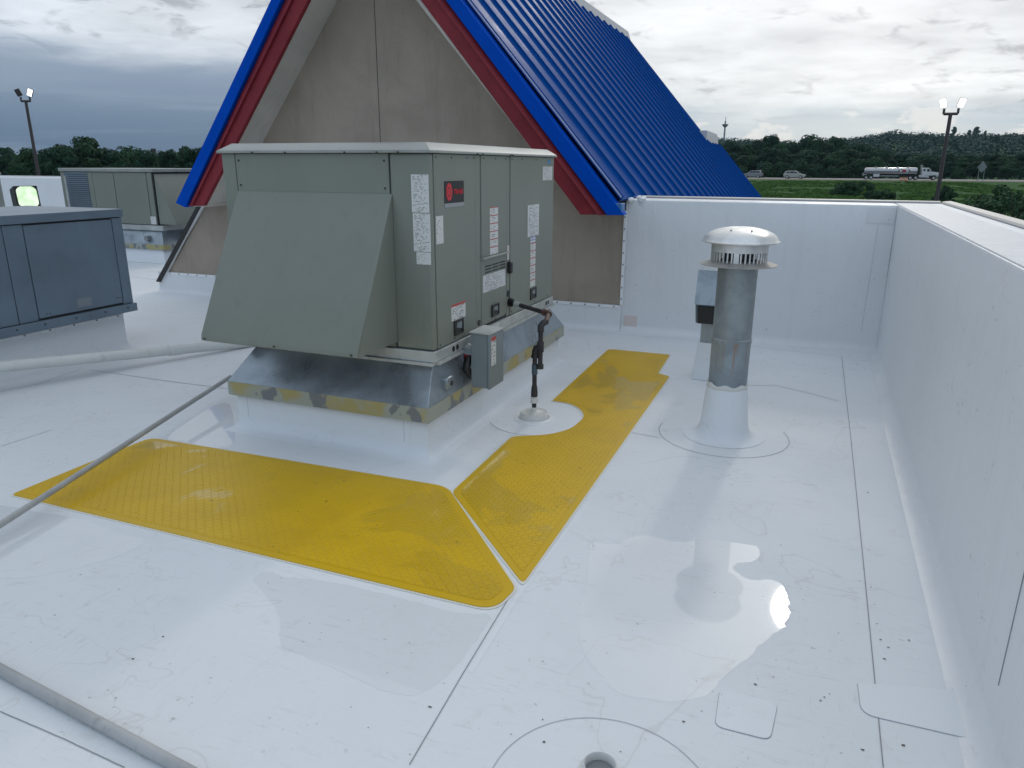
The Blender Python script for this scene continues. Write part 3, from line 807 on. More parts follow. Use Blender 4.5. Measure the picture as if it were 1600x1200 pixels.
# membrane flashing under the gable wall with its screwed bar
mb = MB()
prf = [(GY - .10, 0)] + [(GY - .10 + .07 * math.sin(R(15 * k)), .07 - .07 * math.cos(R(15 * k))) for k in range(1, 7)] + [(GY - .02, .285), (GY + .1, .285), (GY + .1, -.1), (GY - .1, -.1)]
mb.prism(prf, 0, -8.62, -1.881)
wf = obj('base_flashing', mb, M['parapet'], smooth=30, origin=(-5, GY, 0), kind='structure')
mb = MB(); mb.box(-8.50, -1.90, GY - .03, GY - .0205, .255, .283); obj('termination_bar', mb, M['weld'], wf, bevel=.002)
mb = MB(); mb.box(-1.892, -1.862, GY - .03, GY - .005, .288, 1.30); obj('termination_bar', mb, M['weld'], wf, bevel=.002)
mb = MB()
for k in range(40):
    x = -8.4 + k * .165; mb.box(x, x + .018, GY - .036, GY - .0301, .262, .278)
for k in range(8): mb.box(-1.884, -1.870, GY - .036, GY - .0301, .35 + k * .125, .366 + k * .125)
obj('screws', mb, M['seam'], wf)

# ------------------------------------------------------------------ rooftop units
def sticker(name, mtr, parent, face, a0, a1, z0, z1, c, th=.0012, label=None):
    """thin label: face 'x' -> on plane x=c spanning y a0..a1; face 'y' -> on plane y=c spanning x a0..a1 (facing -y)"""
    mb = MB()
    if face == 'x':
        v = [(c + th, a0, z0), (c + th, a1, z0), (c + th, a1, z1), (c + th, a0, z1)]; bk = [(c, p[1], p[2]) for p in v]
    else:
        v = [(a0, c - th, z0), (a1, c - th, z0), (a1, c - th, z1), (a0, c - th, z1)]; bk = [(p[0], c, p[2]) for p in v]
    mb.add(v + bk, [(0, 1, 2, 3), (0, 4, 5, 1), (1, 5, 6, 2), (2, 6, 7, 3), (3, 7, 4, 0)])
    u = [(0, 0), (1, 0), (1, 1), (0, 1)]
    mb.uv = u + [(0, 0)] * 16
    o = bpy.data.objects.new(name, bpy.data.meshes.new(name)); me = o.data
    org = ORI.get(parent.name, Vector((0, 0, 0)))
    me.from_pydata([tuple(Vector(p) - org) for p in mb.v], [], mb.f); me.update()
    l = me.uv_layers.new(name='UVMap'); l.data.foreach_set('uv', [q for p in mb.uv for q in p])
    me.materials.append(M[mtr] if isinstance(mtr, str) else mtr)
    C.objects.link(o); o.parent = parent; ORI[o.name] = org
    if label: o['label'] = label
    return o
def text_mesh(txt, size, mtr, parent, mw, name='lettering', ext=.0006):
    cu = bpy.data.curves.new('t', 'FONT'); cu.body = txt; cu.size = size; cu.extrude = ext; cu.offset = size * .02
    to = bpy.data.objects.new('t', cu); C.objects.link(to)
    dg = bpy.context.evaluated_depsgraph_get(); me = bpy.data.meshes.new_from_object(to.evaluated_get(dg)); me.name = name
    bpy.data.objects.remove(to)
    org = ORI.get(parent.name, Vector((0, 0, 0)))
    me.transform(Matrix.Translation(-org) @ mw)
    me.materials.clear(); me.materials.append(mtr)
    o = bpy.data.objects.new(name, me); C.objects.link(o); o.parent = parent; ORI[o.name] = org
    return o
FX = Matrix(((0, 0, 1, 0), (1, 0, 0, 0), (0, 1, 0, 0), (0, 0, 0, 1)))    # text upright on a +x face reading along +y
FYm = Matrix(((1, 0, 0, 0), (0, 0, -1, 0), (0, 1, 0, 0), (0, 0, 0, 1)))  # text upright on a -y face

X0, X1, Y0, Y1, ZB, ZT = -3.565, -2.07, 3.85, 6.03, .66, 1.82
u = thing('rooftop_unit', ((X0 + X1) / 2, (Y0 + Y1) / 2, ZB), 'large grey-green rooftop air conditioner with big sloped intake hood in the middle of the roof', 'rooftop unit')
mb = MB(); mb.box(X0 + .012, X1 - .012, Y0 + .012, Y1 - .012, ZB + .001, ZT); obj('cabinet_core', mb, M['unit_dark'], u)
T_ = .018
def fpan(x0, x1, z0=ZB + .004, z1=ZT - .004, name='front_panel'):
    mb = MB(); mb.box(x0, x1, Y0, Y0 + T_, z0, z1); return obj(name, mb, M['unit'], u, bevel=.004)
def spanel(y0, y1, z0=ZB + .004, z1=ZT - .004, name='side_panel', dx=0):
    mb = MB(); mb.box(X1 - T_ + dx, X1 + dx, y0, y1, z0, z1); return obj(name, mb, M['unit'], u, bevel=.004)
fpan(X0, -3.463, name='corner_post'); fpan(-3.457, -2.338); 
mb = MB(); mb.box(-2.330, X1 - .001, Y0, Y0 + .05, ZB + .004, ZT - .004); obj('corner_post', mb, M['unit'], u, bevel=.012, seg=3)
d1 = spanel(Y0 + .055, 4.468, name='access_door'); spanel(4.474, 4.556, name='corner_post', dx=-.004)
spanel(4.563, 5.008, 1.150, ZT - .004); d2 = spanel(4.563, 5.008, ZB + .02, 1.142, name='access_door', dx=-.003)
spanel(5.014, 5.068, name='corner_post', dx=-.004); d3 = spanel(5.075, Y1, name='access_door')
mb = MB(); mb.box(X1 - .01, X1 + .022, 4.555, 5.015, 1.138, 1.150); obj('rain_lip', mb, M['unit_top'], u, bevel=.002)
mb = MB(); mb.box(X0, X0 + .018, Y0 + .02, Y1, ZB + .004, ZT - .004); obj('side_panel', mb, M['unit'], u)
mb = MB(); mb.box(X0 + .02, X1 - .02, Y1 - .018, Y1, ZB + .004, ZT - .004); obj('rear_panel', mb, M['unit'], u)
# screws on front panel
mb = MB()
for x, z in ((-3.43, 1.775), (-2.365, 1.775), (-3.43, 1.625), (-2.365, 1.62)):
    mb.tube([(x, Y0 + .002, z), (x, Y0 - .005, z)], .006, 8)
for y in (3.93, 4.13, 4.35, 4.45, 4.60, 4.8, 4.98, 5.1, 5.3, 5.6, 5.9):
    mb.tube([(X1 - .002, y, .685), (X1 + .004, y, .685)], .005, 8)
    mb.tube([(X1 - .002, y, 1.795), (X1 + .004, y, 1.795)], .004, 8)
obj('screws', mb, M['unit_dark'], u)
# top cover
mb = MB(); mb.frust((X0 - .02, X1 + .02, Y0 - .025, Y1 + .02, ZT + .012), (X0 + .045, X1 - .045, Y0 + .05, Y1 - .045, ZT + .058))
mb.box(X0 - .02, X1 + .02, Y0 - .025, Y1 + .02, ZT - .002, ZT + .0118); obj('top_cover', mb, M['unit_top'], u, bevel=.003)
mb = MB()
for x in (-3.30, -3.05, -2.62, -2.40, -2.26): mb.box(x, x + .008, Y0 - .031, Y0 - .024, ZT - .006, ZT + .006)
for y in (4.46, 4.54, 5.02, 5.06): mb.box(X1 + .019, X1 + .026, y, y + .01, ZT - .006, ZT + .006)
obj('screws', mb, M['unit_dark'], u)
for y in (4.6, 4.75):
    pass
# base rail
mb = MB(); mb.box(X0 - .006, X1 + .012, Y0 - .012, Y0 + .03, .592, ZB - .002)
mb.box(X0 - .006, X0 + .03, Y0 + .0301, Y1, .592, ZB - .002); mb.box(X1 - .03, X1 + .012, Y0 + .0301, Y1 + .01, .592, ZB - .002); mb.box(X0 + .0301, X1 - .0301, Y1 - .03, Y1, .592, ZB - .002)
rail = obj('base_rail', mb, M['galv_rail'], u, bevel=.003)
mb = MB()
for y in (4.09, 4.145, 5.86, 5.91):
    mb.tube([(X1 + .008, y, .625), (X1 + .0135, y, .625)], .019, 16)
obj('lifting_hole', mb, M['black'], rail)
mb = MB(); mb.box(X0, X1, Y0 - .03, Y0 + .02, .572, .590); mb.box(X1 - .03, X1 + .026, Y0 + .021, Y1 + .02, .572, .590); obj('rail_lip', mb, M['galv_rail'], u)
# hood
hx0, hx1 = -3.462, -2.318
mb = MB()
HF = (3.405, .735)
outer = [(Y0 - .001, 1.59), HF, (3.405, .705), (3.42, .705), (Y0 - .001, .705)]
mb.prism([(Y0 - .002, 1.59), HF, (3.40, .700), (3.412, .698), (3.418, .735), (Y0 - .002, 1.57)], 0, hx0, hx1)
hood = obj('intake_hood', mb, M['unit'], u, bevel=.003)
for x0_, x1_ in ((hx0 + .001, hx0 + .012), (hx1 - .012, hx1 - .001)):
    mb = MB(); mb.prism([(Y0 - .003, 1.572), (3.419, .735), (3.414, .700), (Y0 - .003, .700)], 0, x0_, x1_); obj('hood_side', mb, M['unit'], hood)
mb = MB(); mb.box(hx0 + .0125, hx1 - .0125, 3.43, Y0 - .003, .71, .725); obj('filter', mb, M['unit_dark'], hood)
mb = MB()
for x in (-3.43, -2.9, -2.36): mb.tube([(x, 3.399, .715), (x, 3.394, .715)], .006, 8)
obj('screws', mb, M['unit_dark'], hood)
mb = MB(); mb.box(X0 + .02, hx0, 3.75, Y0 - .013, .60, .66); obj('bracket', mb, M['unit_dark'], u)
# handles
for (y0_, y1_, z0_, z1_, p_) in ((4.12, 4.255, .70, .80, d1), (4.722, 4.853, .712, .80, d2), (5.50, 5.632, .712, .803, d3)):
    mb = MB(); c_ = X1 + .001
    for b_ in ((y0_, y0_ + .014, z0_, z1_), (y1_ - .014, y1_, z0_, z1_), (y0_ + .0141, y1_ - .0141, z0_, z0_ + .012), (y0_ + .0141, y1_ - .0141, z1_ - .014, z1_)): mb.box(c_, c_ + .008, *b_)
    h_ = obj('handle', mb, M['black'], p_, bevel=.002)
    mb = MB(); mb.box(c_, c_ + .002, y0_ + .015, y1_ - .015, z0_ + .013, z1_ - .015); obj_ = obj('handle_recess', mb, M['unit_dark'], p_)
    mb = MB(); mb.add([(c_ + .003, y0_ + .05, z1_ - .02), (c_ + .003, y1_ - .016, z1_ - .02), (c_ + .003, y1_ - .016, z0_ + .03), (c_ + .003, y0_ + .035, z0_ + .05)], [(0, 1, 2, 3)]); obj('latch', mb, M['greybox'], p_)
# knockouts and latch
mb = MB(); mb.tube([(X1 - .002, 5.042, .833), (X1 + .001, 5.042, .833)], .026, 20); mb.tube([(X1 - .002, 4.515, .712), (X1 + .001, 4.515, .712)], .020, 20); obj('knockout', mb, M['black'], u)
mb = MB(); mb.box(X1, X1 + .03, 5.015, 5.062, .985, 1.075); obj('door_latch', mb, M['black'], u, bevel=.01)
mb = MB()
for r_ in range(3):
    for c_ in range(3):
        y_ = 4.625 + c_ * .125
        mb.box(X1 - .004, X1 - .0015, y_, y_ + .105, 1.078 - r_ * .021, 1.088 - r_ * .021)
obj('louver_slots', mb, M['black'], d2)
# stickers
sticker('nameplate', 'plate', u, 'y', -2.190, -2.076, 1.487, 1.700, Y0)
sticker('nameplate', 'plate', u, 'y', -2.186, -2.072, 1.262, 1.482, Y0)
sticker('data_label', 'note', u, 'y', -2.170, -2.074, 1.187, 1.258, Y0)
sticker('data_label', 'note', u, 'x', 3.915, 4.006, 1.300, 1.463, X1)
sticker('warning_label', 'warn', u, 'x', 4.703, 4.842, 1.155, 1.478, X1)
sticker('data_label', 'plate', u, 'x', 5.759, 5.985, 1.637, 1.745, X1)
sticker('energy_mark', 'blue_mark', u, 'x', 5.88, 5.93, 1.765, 1.80, X1)
sticker('data_label', 'table', u, 'x', 5.43, 5.68, 1.215, 1.458, X1)
sticker('warning_label', 'bluelab', u, 'x', 5.495, 5.605, 1.165, 1.210, X1)
sticker('warning_label', 'warn', u, 'x', 5.497, 5.610, .812, 1.163, X1)
sticker('warning_label', 'warn2', u, 'x', 4.093, 4.297, .80, .905, X1)
sticker('data_label', 'table', u, 'x', 4.588, 4.985, .905, 1.025, X1 - .003)
sticker('warning_label', 'warn', u, 'x', 5.022, 5.062, 1.085, 1.19, X1 - .004)
# maker's badge
bd = sticker('badge', 'logo_black', u, 'x', 4.030, 4.294, 1.531, 1.660, X1, th=.003)
sticker('badge_strip', 'silver', bd, 'x', 4.030, 4.294, 1.507, 1.530, X1, th=.003)
mb = MB(); mb.lathe([(.001, 0), (1, 0)], 0, 0, 32)
mb.v = [(X1 + .0045, 4.088 + p[0] * .040, 1.597 + p[1] * .052) for p in mb.v]
obj('badge_disc', mb, M['logo_red'], bd)
mb = MB(); mb.lathe([(.45, 0), (.55, 0)], 0, 0, 24); mb.v = [(X1 + .005, 4.088 + p[0] * .040, 1.597 + p[1] * .052) for p in mb.v]; obj('badge_ring', mb, M['logo_black'], bd)
text_mesh('TRANE', .0415, M['logo_red'], bd, Matrix.Translation((X1 + .0045, 4.148, 1.582)) @ FX)
# white plates on the rail
sticker('data_label', 'paper', rail, 'x', 4.86, 5.02, .60, .65, X1 + .0125)
sticker('data_label', 'note', rail, 'x', 4.66, 4.84, .60, .652, X1 + .0125)

# adapter
ad = thing('curb_adapter', (-2.8, 5, .25), 'galvanised sheet metal curb adapter flaring out beneath the large unit, blotched adhesive band', 'curb adapter')
BX0, BX1, BY0, BY1 = -3.57, -2.035, 3.69, 6.30
def shell(b, t, m, name, par, bev=.004):
    mb = MB(); v = []
    for x0, x1, y0, y1, z in (b, t): v += [(x0, y0, z), (x1, y0, z), (x1, y1, z), (x0, y1, z)]
    mb.add(v, [(0, 1, 5, 4), (1, 2, 6, 5), (2, 3, 7, 6), (3, 0, 4, 7)]); return obj(name, mb, m, par, bevel=bev)
shell((BX0, BX1, BY0, BY1, .252), (BX0, BX1, BY0, BY1, .347), M['band'], 'lower_band', ad)
shell((BX0 + .001, BX1 - .001, BY0 + .001, BY1 - .001, .3475), (-3.445, -2.095, 3.875, 6.02, .572), M['galv'], 'sloped_skirt', ad)
mb = MB(); mb.box(-3.445, -2.095, 3.875, 6.02, .566, .571); obj('adapter_top', mb, M['galv'], ad)
# small box on the skirt side and conduit
mb = MB(); c = at(697, 603, 0, -2.055); mb.box(-2.10, -2.02, c.y - .05, c.y + .05, .40, .475); kb = obj('junction_knob', mb, M['galv'], ad, bevel=.012)
mb = MB(); mb.tube([(-2.022, c.y + .01, .43), (-2.018, c.y + .01, .43)], .018, 16); obj('knockout', mb, M['black'], kb)
# roof curb
mb = MB(); x0, x1, y0, y1 = -3.535, -2.07, 3.73, 6.26
def cove_box(mb, x0, x1, y0, y1, zt, r=.06, n=6):
    rings = [(r - r * math.sin(R(90 * k / n)), r - r * math.cos(R(90 * k / n))) for k in range(n + 1)] + [(0, zt - .01), (-.004, zt)]
    o = len(mb.v)
    for g_, z in rings: mb.v += [(x0 - g_, y0 - g_, z), (x1 + g_, y0 - g_, z), (x1 + g_, y1 + g_, z), (x0 - g_, y1 + g_, z)]
    for i in range(len(rings) - 1):
        for j in range(4): mb.f.append((o + i * 4 + j, o + i * 4 + (j + 1) % 4, o + (i + 1) * 4 + (j + 1) % 4, o + (i + 1) * 4 + j))
    m_ = o + (len(rings) - 1) * 4; mb.f.append((m_, m_ + 1, m_ + 2, m_ + 3))
    return mb
cove_box(mb, x0, x1, y0, y1, .258, .085)
cb = obj('roof_curb', mb, M['patch'], smooth=40, origin=(-2.8, 5, 0), label='white membrane wrapped curb box under the large rooftop unit', cat='roof curb')
for px, s in (((388, 640), 1), ((632, 690), 1)):
    p = at(*px, 1, y0)
    mb = MB(); mb.box(p.x - .001, p.x + .001, y0 - .0015, y0 + .002, .09, .25); obj('curb_lap', mb, M['seam_soft'], cb)

# disconnect box
dx0, dx1, dy0, dy1 = -1.985, -1.85, 4.19, 4.42
d = thing('disconnect_switch_box', (dx0, dy0, .345), 'narrow grey electrical disconnect box hung beside the curb adapter', 'switch box')
mb = MB(); mb.box(dx0, dx1 - .02, dy0 + .004, dy1, .350, .715); obj('enclosure', mb, M['greybox'], d, bevel=.004)
mb = MB(); mb.box(dx1 - .019, dx1, dy0, dy1 + .004, .345, .712); dd = obj('cover', mb, M['greybox'], d, bevel=.006)
mb = MB(); mb.prism([(dx0 - .01, .722), (dx1 + .004, .716), (dx1 + .004, .7125), (dx0 - .01, .716)], 1, dy0 - .006, dy1 + .008); obj('lid_rim', mb, M['galv_rail'], d)
sticker('warning_label', 'warn2', dd, 'x', 4.215, 4.29, .50, .69, dx1)
mb = MB(); mb.box(dx1 - .06, dx1 - .03, dy1 + .001, dy1 + .03, .50, .60); lv = obj('switch_lever', mb, M['galv_stack'], d, bevel=.006)
mb = MB(); mb.tube([(dx1 - .045, dy1 + .02, .58), (dx1 - .03, dy1 + .055, .655)], .011, 10); obj('lever_grip', mb, M['black'], lv, smooth=50)
mb = MB(); mb.box(-2.10, dx0 - .001, dy0 + .03, dy1 - .03, .56, .60); obj('mounting_strap', mb, M['galv'], d)
cd = thing('flexible_conduit', (-2.02, 4.12, .45), 'black flexible conduit with red band looping behind the grey disconnect box', 'conduit')
mb = MB(); q0 = at(732, 545, 0, -2.05); q1 = at(728, 575, 0, -2.02); q2 = at(745, 592, 0, -1.99)
mb.tube([q0 + Vector((-.03, 0, .02)), q0, q0.lerp(q1, .5) + Vector((.015, -.01, 0)), q1, q1.lerp(q2, .5) + Vector((0, 0, -.01)), q2], .028, 14); obj('conduit_loop', mb, M['black'], cd, smooth=50)
mb = MB(); mb.tube([q0 + Vector((-.02, 0, .012)), q0 + Vector((.003, 0, -.008))], .036, 16); obj('conduit_fitting', mb, M['galv_rail'], cd, smooth=50)
mb = MB(); mb.tube([q0.lerp(q1, .28) + Vector((.006, -.003, 0)), q0.lerp(q1, .48) + Vector((.012, -.006, 0))], .032, 14); obj('red_band', mb, M['tape'], cd, smooth=50)

# gas pipe
gp = thing('gas_pipe', (-1.735, 4.70, .06), 'black iron gas riser with elbows rising from white boot to the large unit', 'gas pipe')
gx, gy = -1.728, 4.70
r2 = at(844, 575, 1, 4.705); g2 = (r2.x, 4.705)
top2 = at(843, 512, 1, 4.705).z
tc = at(857, 490, 2, .735)
ent = Vector((X1 + .002, 5.062, .765))
mb = MB(); mb.tube([(gx, gy, .07), (gx, gy, .50)], .0165, 16); obj('lower_riser', mb, M['blackpipe'], gp, smooth=50)
mb = MB(); mb.tube([(gx, gy, .46), (gx, gy, .50), (gx + .008, gy, .525), (g2[0] - .01, gy, .535)], .022, 16); mb.tube([(gx, gy, .455), (gx, gy, .475)], .027, 16); obj('elbow', mb, M['blackpipe'], gp, smooth=50)
mb = MB(); mb.tube([(g2[0], g2[1], .385), (g2[0], g2[1], top2)], .0165, 16); obj('drip_leg', mb, M['blackpipe'], gp, smooth=50)
mb = MB(); mb.tube([(g2[0], g2[1], .378), (g2[0], g2[1], .410)], .024, 16); obj('pipe_cap', mb, M['blackpipe'], gp, smooth=50)
mb = MB(); mb.tube([(g2[0], g2[1], .50), (g2[0], g2[1], .575)], .024, 16); obj('tee', mb, M['blackpipe'], gp, smooth=50)
T2 = Vector((g2[0], g2[1], top2))
mb = MB(); mb.tube([T2 + Vector((0, 0, -.03)), T2 + Vector((0, 0, .012)), T2 + Vector((.01, .02, .03)), T2 + Vector((.02, .05, .035))], .023, 16); obj('elbow', mb, M['blackpipe'], gp, smooth=50)
mb = MB(); mb.tube([T2 + Vector((.02, .05, .035)), tc], .018, 16); obj('nipple', mb, M['rustpipe'], gp, smooth=50)
mb = MB(); mb.tube([tc + Vector((.006, -.015, -.004)), tc, tc + (ent - tc) * .12], .025, 16); obj('elbow', mb, M['rustpipe'], gp, smooth=50)
mb = MB(); mb.tube([tc, tc.lerp(ent, .72)], .0165, 16); obj('supply_pipe', mb, M['blackpipe'], gp, smooth=50)
mb = MB(); mb.tube([tc.lerp(ent, .72), tc.lerp(ent, .86)], .022, 8); obj('union', mb, M['galv_rail'], gp, smooth=30)
mb = MB(); mb.tube([tc.lerp(ent, .86), ent], .021, 16); mb.tube([tc.lerp(ent, .95), ent], .033, 16); obj('gas_valve', mb, M['black'], gp, smooth=40)
mb = MB(); mb.tube([(gx, gy, .335), (gx, gy, .405)], .021, 12); obj('coupling', mb, mat('blue_grey_fitting', (.06, .10, .13), .4), gp, smooth=40)
mb = MB(); mb.tube([(gx, gy, .17), (gx, gy, .205)], .024, 14); mb.tube([(gx, gy, .205), (gx, gy, .25)], [.024, .019], 14); obj('coupling', mb, M['blackpipe'], gp, smooth=40)
mb = MB(); mb.lathe([(.018, .170), (.027, .165), (.026, .145), (.030, .125), (.022, .128), (.018, .135)], gx, gy, 12); obj('tape_wrap', mb, M['whitegoo'], gp, smooth=60)
bt = thing('pipe_boot', (gx, gy, 0), 'white sealant pocket and round membrane flange at the foot of the gas pipe', 'pipe boot')
mb = MB(); mb.lathe([(.11, .004), (.104, .02), (.098, .05), (.092, .055), (.086, .052), (.05, .058), (.022, .068), (.016, .09)], gx, gy, 36); obj('sealant_pocket', mb, M['whitegoo'], bt, smooth=50)
mb = MB(); mb.lathe([(.15, .0035), (.145, .012), (.112, .016), (.108, .004)], gx, gy, 36); obj('base_ring', mb, M['weld'], bt, smooth=40)
mc = fl(838, 657)
obj('membrane_flange', disc(gx + .02, gy - .01, .335, .0008, .004), M['patch'], bt)

# ------------------------------------------------------------------ walkway mats
def matpad(px, label, radii):
    P = [fl(*p) for p in px]
    base = P[0]
    cen = sum(P, Vector()) / len(P)
    t = thing('walkway_pad', (cen.x, cen.y, 0), label, 'walkway pad', 'yellow walkway pads')
    def inset(d):
        Q = [Vector(p[:2]) for p in P]; n = len(Q)
        area = sum(Q[i].x * Q[(i + 1) % n].y - Q[(i + 1) % n].x * Q[i].y for i in range(n)); sg = 1 if area > 0 else -1
        o_ = []
        for i in range(n):
            a, b, c = Q[i - 1], Q[i], Q[(i + 1) % n]
            e1 = (b - a).normalized(); e2 = (c - b).normalized()
            n1 = Vector((-e1.y, e1.x)) * sg; n2 = Vector((-e2.y, e2.x)) * sg
            m_ = (n1 + n2); m_ = m_ / max(m_.dot(n1), .35)
            o_.append(b + m_ * d)
        return o_
    mb = MB(); mb.sheet(rounded(P, radii, z=.0015), .005)
    obj('pad_border', mb, M['yellow_edge'], t)
    mb = MB(); mb.sheet(rounded(inset(.042), [max(r_ - .02, .01) for r_ in radii], z=.0066), .0012); obj('tread_field', mb, M['yellow'], t)
    mb = MB(); mb.sheet(rounded(inset(-.011), radii, z=.001 + .0007 * (len(P) > 6)), .002); obj('backing_edge', mb, M['cream'], t)
    return t
matpad([(18, 774), (235, 685), (699, 761.5), (806, 921), (771, 955)], 'wide yellow diamond tread walkway pad across the foreground crossed by a white pipe', [.03, .08, .09, .04, .09])
cut = [(800, 683)]
# scalloped cut-out around the pipe flange
sc_pts = [(858, 680.5), (893, 671), (914, 652), (908, 640), (893, 632), (878, 629)]
matpad([(706, 770), (800, 683)] + sc_pts + [(863, 627), (951, 546), (1047, 555), (1028, 584), (1046, 589), (817, 914)], 'narrower yellow diamond tread walkway pad with rounded cut-out beside the gas pipe', [.05, .05] + [.09] * 6 + [.02, .06, .03, .01, .03, .05])

# ------------------------------------------------------------------ flue
fx, fy = -.428, 4.90
f = thing('flue_pipe', (fx, fy, 0), 'tall galvanised flue pipe with louvred collar and dented aluminium dome cap', 'flue pipe')
mb = MB(); mb.lathe([(.27, .002), (.22, .006), (.185, .02), (.168, .05), (.156, .09), (.147, .18), (.137, .30), (.131, .345)], fx, fy, 48); obj('boot', mb, M['patch'], f, smooth=60)
mb = MB(); random.seed(2)
mb.lathe([(.131, .342), (.136, .350), (.133, .368), (.124, .372)], fx, fy, 48)
mb.v = [(p[0], p[1], p[2] + .008 * math.sin(7 * math.atan2(p[1] - fy, p[0] - fx)) * (1 if p[2] > .36 else .3)) for p in mb.v]
obj('sealant_ring', mb, M['whitegoo'], f, smooth=60)
mb = MB(); mb.lathe([(.1265, .350), (.1245, .353), (.1245, .640), (.1275, .645), (.1275, .665)], fx, fy, 48); obj('lower_pipe', mb, M['stack_low'], f, smooth=40)
mb = MB(); mb.lathe([(.1285, .662), (.1285, .675), (.1235, .68), (.1235, 1.165)], fx, fy, 48); obj('upper_pipe', mb, M['galv_stack'], f, smooth=40)
mb = MB(); mb.lathe([(.120, 1.163), (.236, 1.152), (.238, 1.157), (.175, 1.176), (.120, 1.182)], fx, fy, 64); obj('lower_disc', mb, M['flange'], f, smooth=40)
mb = MB(); mb.lathe([(.172, 1.238), (.174, 1.238), (.174, 1.300), (.172, 1.300)], fx, fy, 64); obj('collar', mb, M['dome'], f, smooth=30)
mb = MB(); nb_ = 40
for k in range(nb_):
    a = 2 * PI * k / nb_
    w = .0045 if k % 10 else .016
    ca, sa = math.cos(a), math.sin(a)
    v = []
    for z in (1.165, 1.2385):
        for rr, ww in ((.170, -w), (.170, w), (.174, w), (.174, -w)):
            v.append((fx + rr * ca - ww * sa, fy + rr * sa + ww * ca, z))
    mb.add(v, [(0, 1, 2, 3), (4, 5, 6, 7), (0, 1, 5, 4), (1, 2, 6, 5), (2, 3, 7, 6), (3, 0, 4, 7)])
obj('louver_bars', mb, M['dome'], f)
mb = MB(); mb.lathe([(.10, 1.17), (.10, 1.29)], fx, fy, 32); obj('inner_sleeve', mb, M['unit_dark'], f)
mb = MB(); prof = [(.225, 1.292), (.238, 1.296), (.240, 1.302), (.225, 1.318)]
for k in range(1, 9):
    a = R(90 * k / 8 * .98 + 4); prof.append((.228 * math.cos(a) + .002 if math.cos(a) > 0 else .001, 1.308 + .082 * math.sin(a)))
prof[-1] = (.001, prof[-1][1])
mb.lathe(prof, fx, fy, 64)
nv = []
for p in mb.v:
    x, y, z = p
    for (cx_, cy_, rr, dd_) in ((fx + .12, fy - .10, .055, .012), (fx - .02, fy - .02, .06, .008), (fx - .1, fy - .1, .04, .006)):
        q = math.hypot(x - cx_, y - cy_)
        if q < rr: z -= dd_ * (1 - (q / rr) ** 2)
    nv.append((x, y, z))
mb.v = nv; dome = obj('dome_cap', mb, M['dome'], f, smooth=60)
mb = MB()
for a in (-110, -60): mb.tube([(fx + .14 * math.cos(R(a)), fy + .14 * math.sin(R(a)), 1.365), (fx + .145 * math.cos(R(a)), fy + .145 * math.sin(R(a)), 1.377)], .006, 8)
obj('rivets', mb, M['seam'], dome)
obj('patch_edge', ring(fx, fy, .425, .004, .0018, -PI * 1.05, PI * .15), M['seam'], parent=roof)

# small gooseneck exhaust behind
v0 = thing('exhaust_vent', (-.70, 6.32, 0), 'small galvanised hooded exhaust vent half hidden behind the flue pipe', 'exhaust vent')
mb = MB(); mb.frust((-.84, -.56, 6.18, 6.44, 0), (-.815, -.585, 6.21, 6.42, .32)); obj('wrapped_base', mb, M['patch'], v0, bevel=.008)
mb = MB(); mb.frust((-.80, -.60, 6.23, 6.41, .318), (-.80, -.60, 6.23, 6.41, .50)); obj('neck', mb, M['galv_stack'], v0)
mb = MB(); mb.prism([(6.22, .93), (6.42, .93), (6.45, .90), (6.45, .49), (6.20, .49), (6.115, .655)], 0, -.845, -.575); hd = obj('hood', mb, M['grey'], v0, bevel=.004)
mb = MB(); mb.prism([(6.110, .645), (6.190, .490), (6.193, .500), (6.118, .650)], 0, -.825, -.595)
mb.v = [(p[0], p[1] - .004, p[2]) for p in mb.v]; obj('opening', mb, M['black'], hd)
mb = MB(); mb.prism([(6.103, .663), (6.112, .668), (6.205, .935), (6.196, .935)], 0, -.852, -.568); obj('hood_rim', mb, M['galv'], hd)

# ------------------------------------------------------------------ pvc pipes
def pipe_thing(name, pts, r, m, label, cat, couplings=()):
    pts = [Vector(p) for p in pts]
    t = thing(name, (pts[0].x, pts[0].y, 0), label, cat)
    mb = MB(); mb.tube(pts, r, 20); obj('pipe', mb, m, t, smooth=50)
    for a, b in couplings:
        mb = MB(); A = pts[a[0]].lerp(pts[a[0] + 1], a[1]); B = pts[b[0]].lerp(pts[b[0] + 1], b[1]); mb.tube([A, B], r * 1.12, 20); obj('coupling', mb, m, t, smooth=50)
    return t
pa = at(0, 573, 0, -5.86); pb = fl(374, 537, .05)
dv = (pb - pa)
pipe_thing('drain_pipe', [pa - dv * 1.2, pa, pb, pb + dv * .35], .046, M['pvc'], 'thick white drain pipe on the roof from the dark grey unit to the large unit', 'drain pipe', [((1, .655), (1, .71))])
pa = fl(0, 820, .075); pb = at(352, 594, 1, 4.30)
pb = fl(360, 589, .16)
dv = pb - pa
tp = pipe_thing('condensate_pipe', [pa - dv * .7, pa, pb], .0165, M['pvc_grey'], 'thin pale condensate pipe crossing over the left yellow walkway pad', 'condensate pipe')
mb = MB()
for k_ in (-.35,):
    p = pa + dv * k_; mb.box(p.x - .06, p.x + .06, p.y - .04, p.y + .04, .001, p.z - .017)
obj('support_block', mb, M['pvc_grey'], tp)
pa = fl(0, 1046, .022); pb = fl(285, 1200, .022); dv = pb - pa
pipe_thing('loose_pipe', [pa - dv * .6, pa, pb, pb + dv * .4], .019, M['pvc_grey'], 'weathered grey plastic pipe lying loose in the bottom left corner', 'loose pipe')

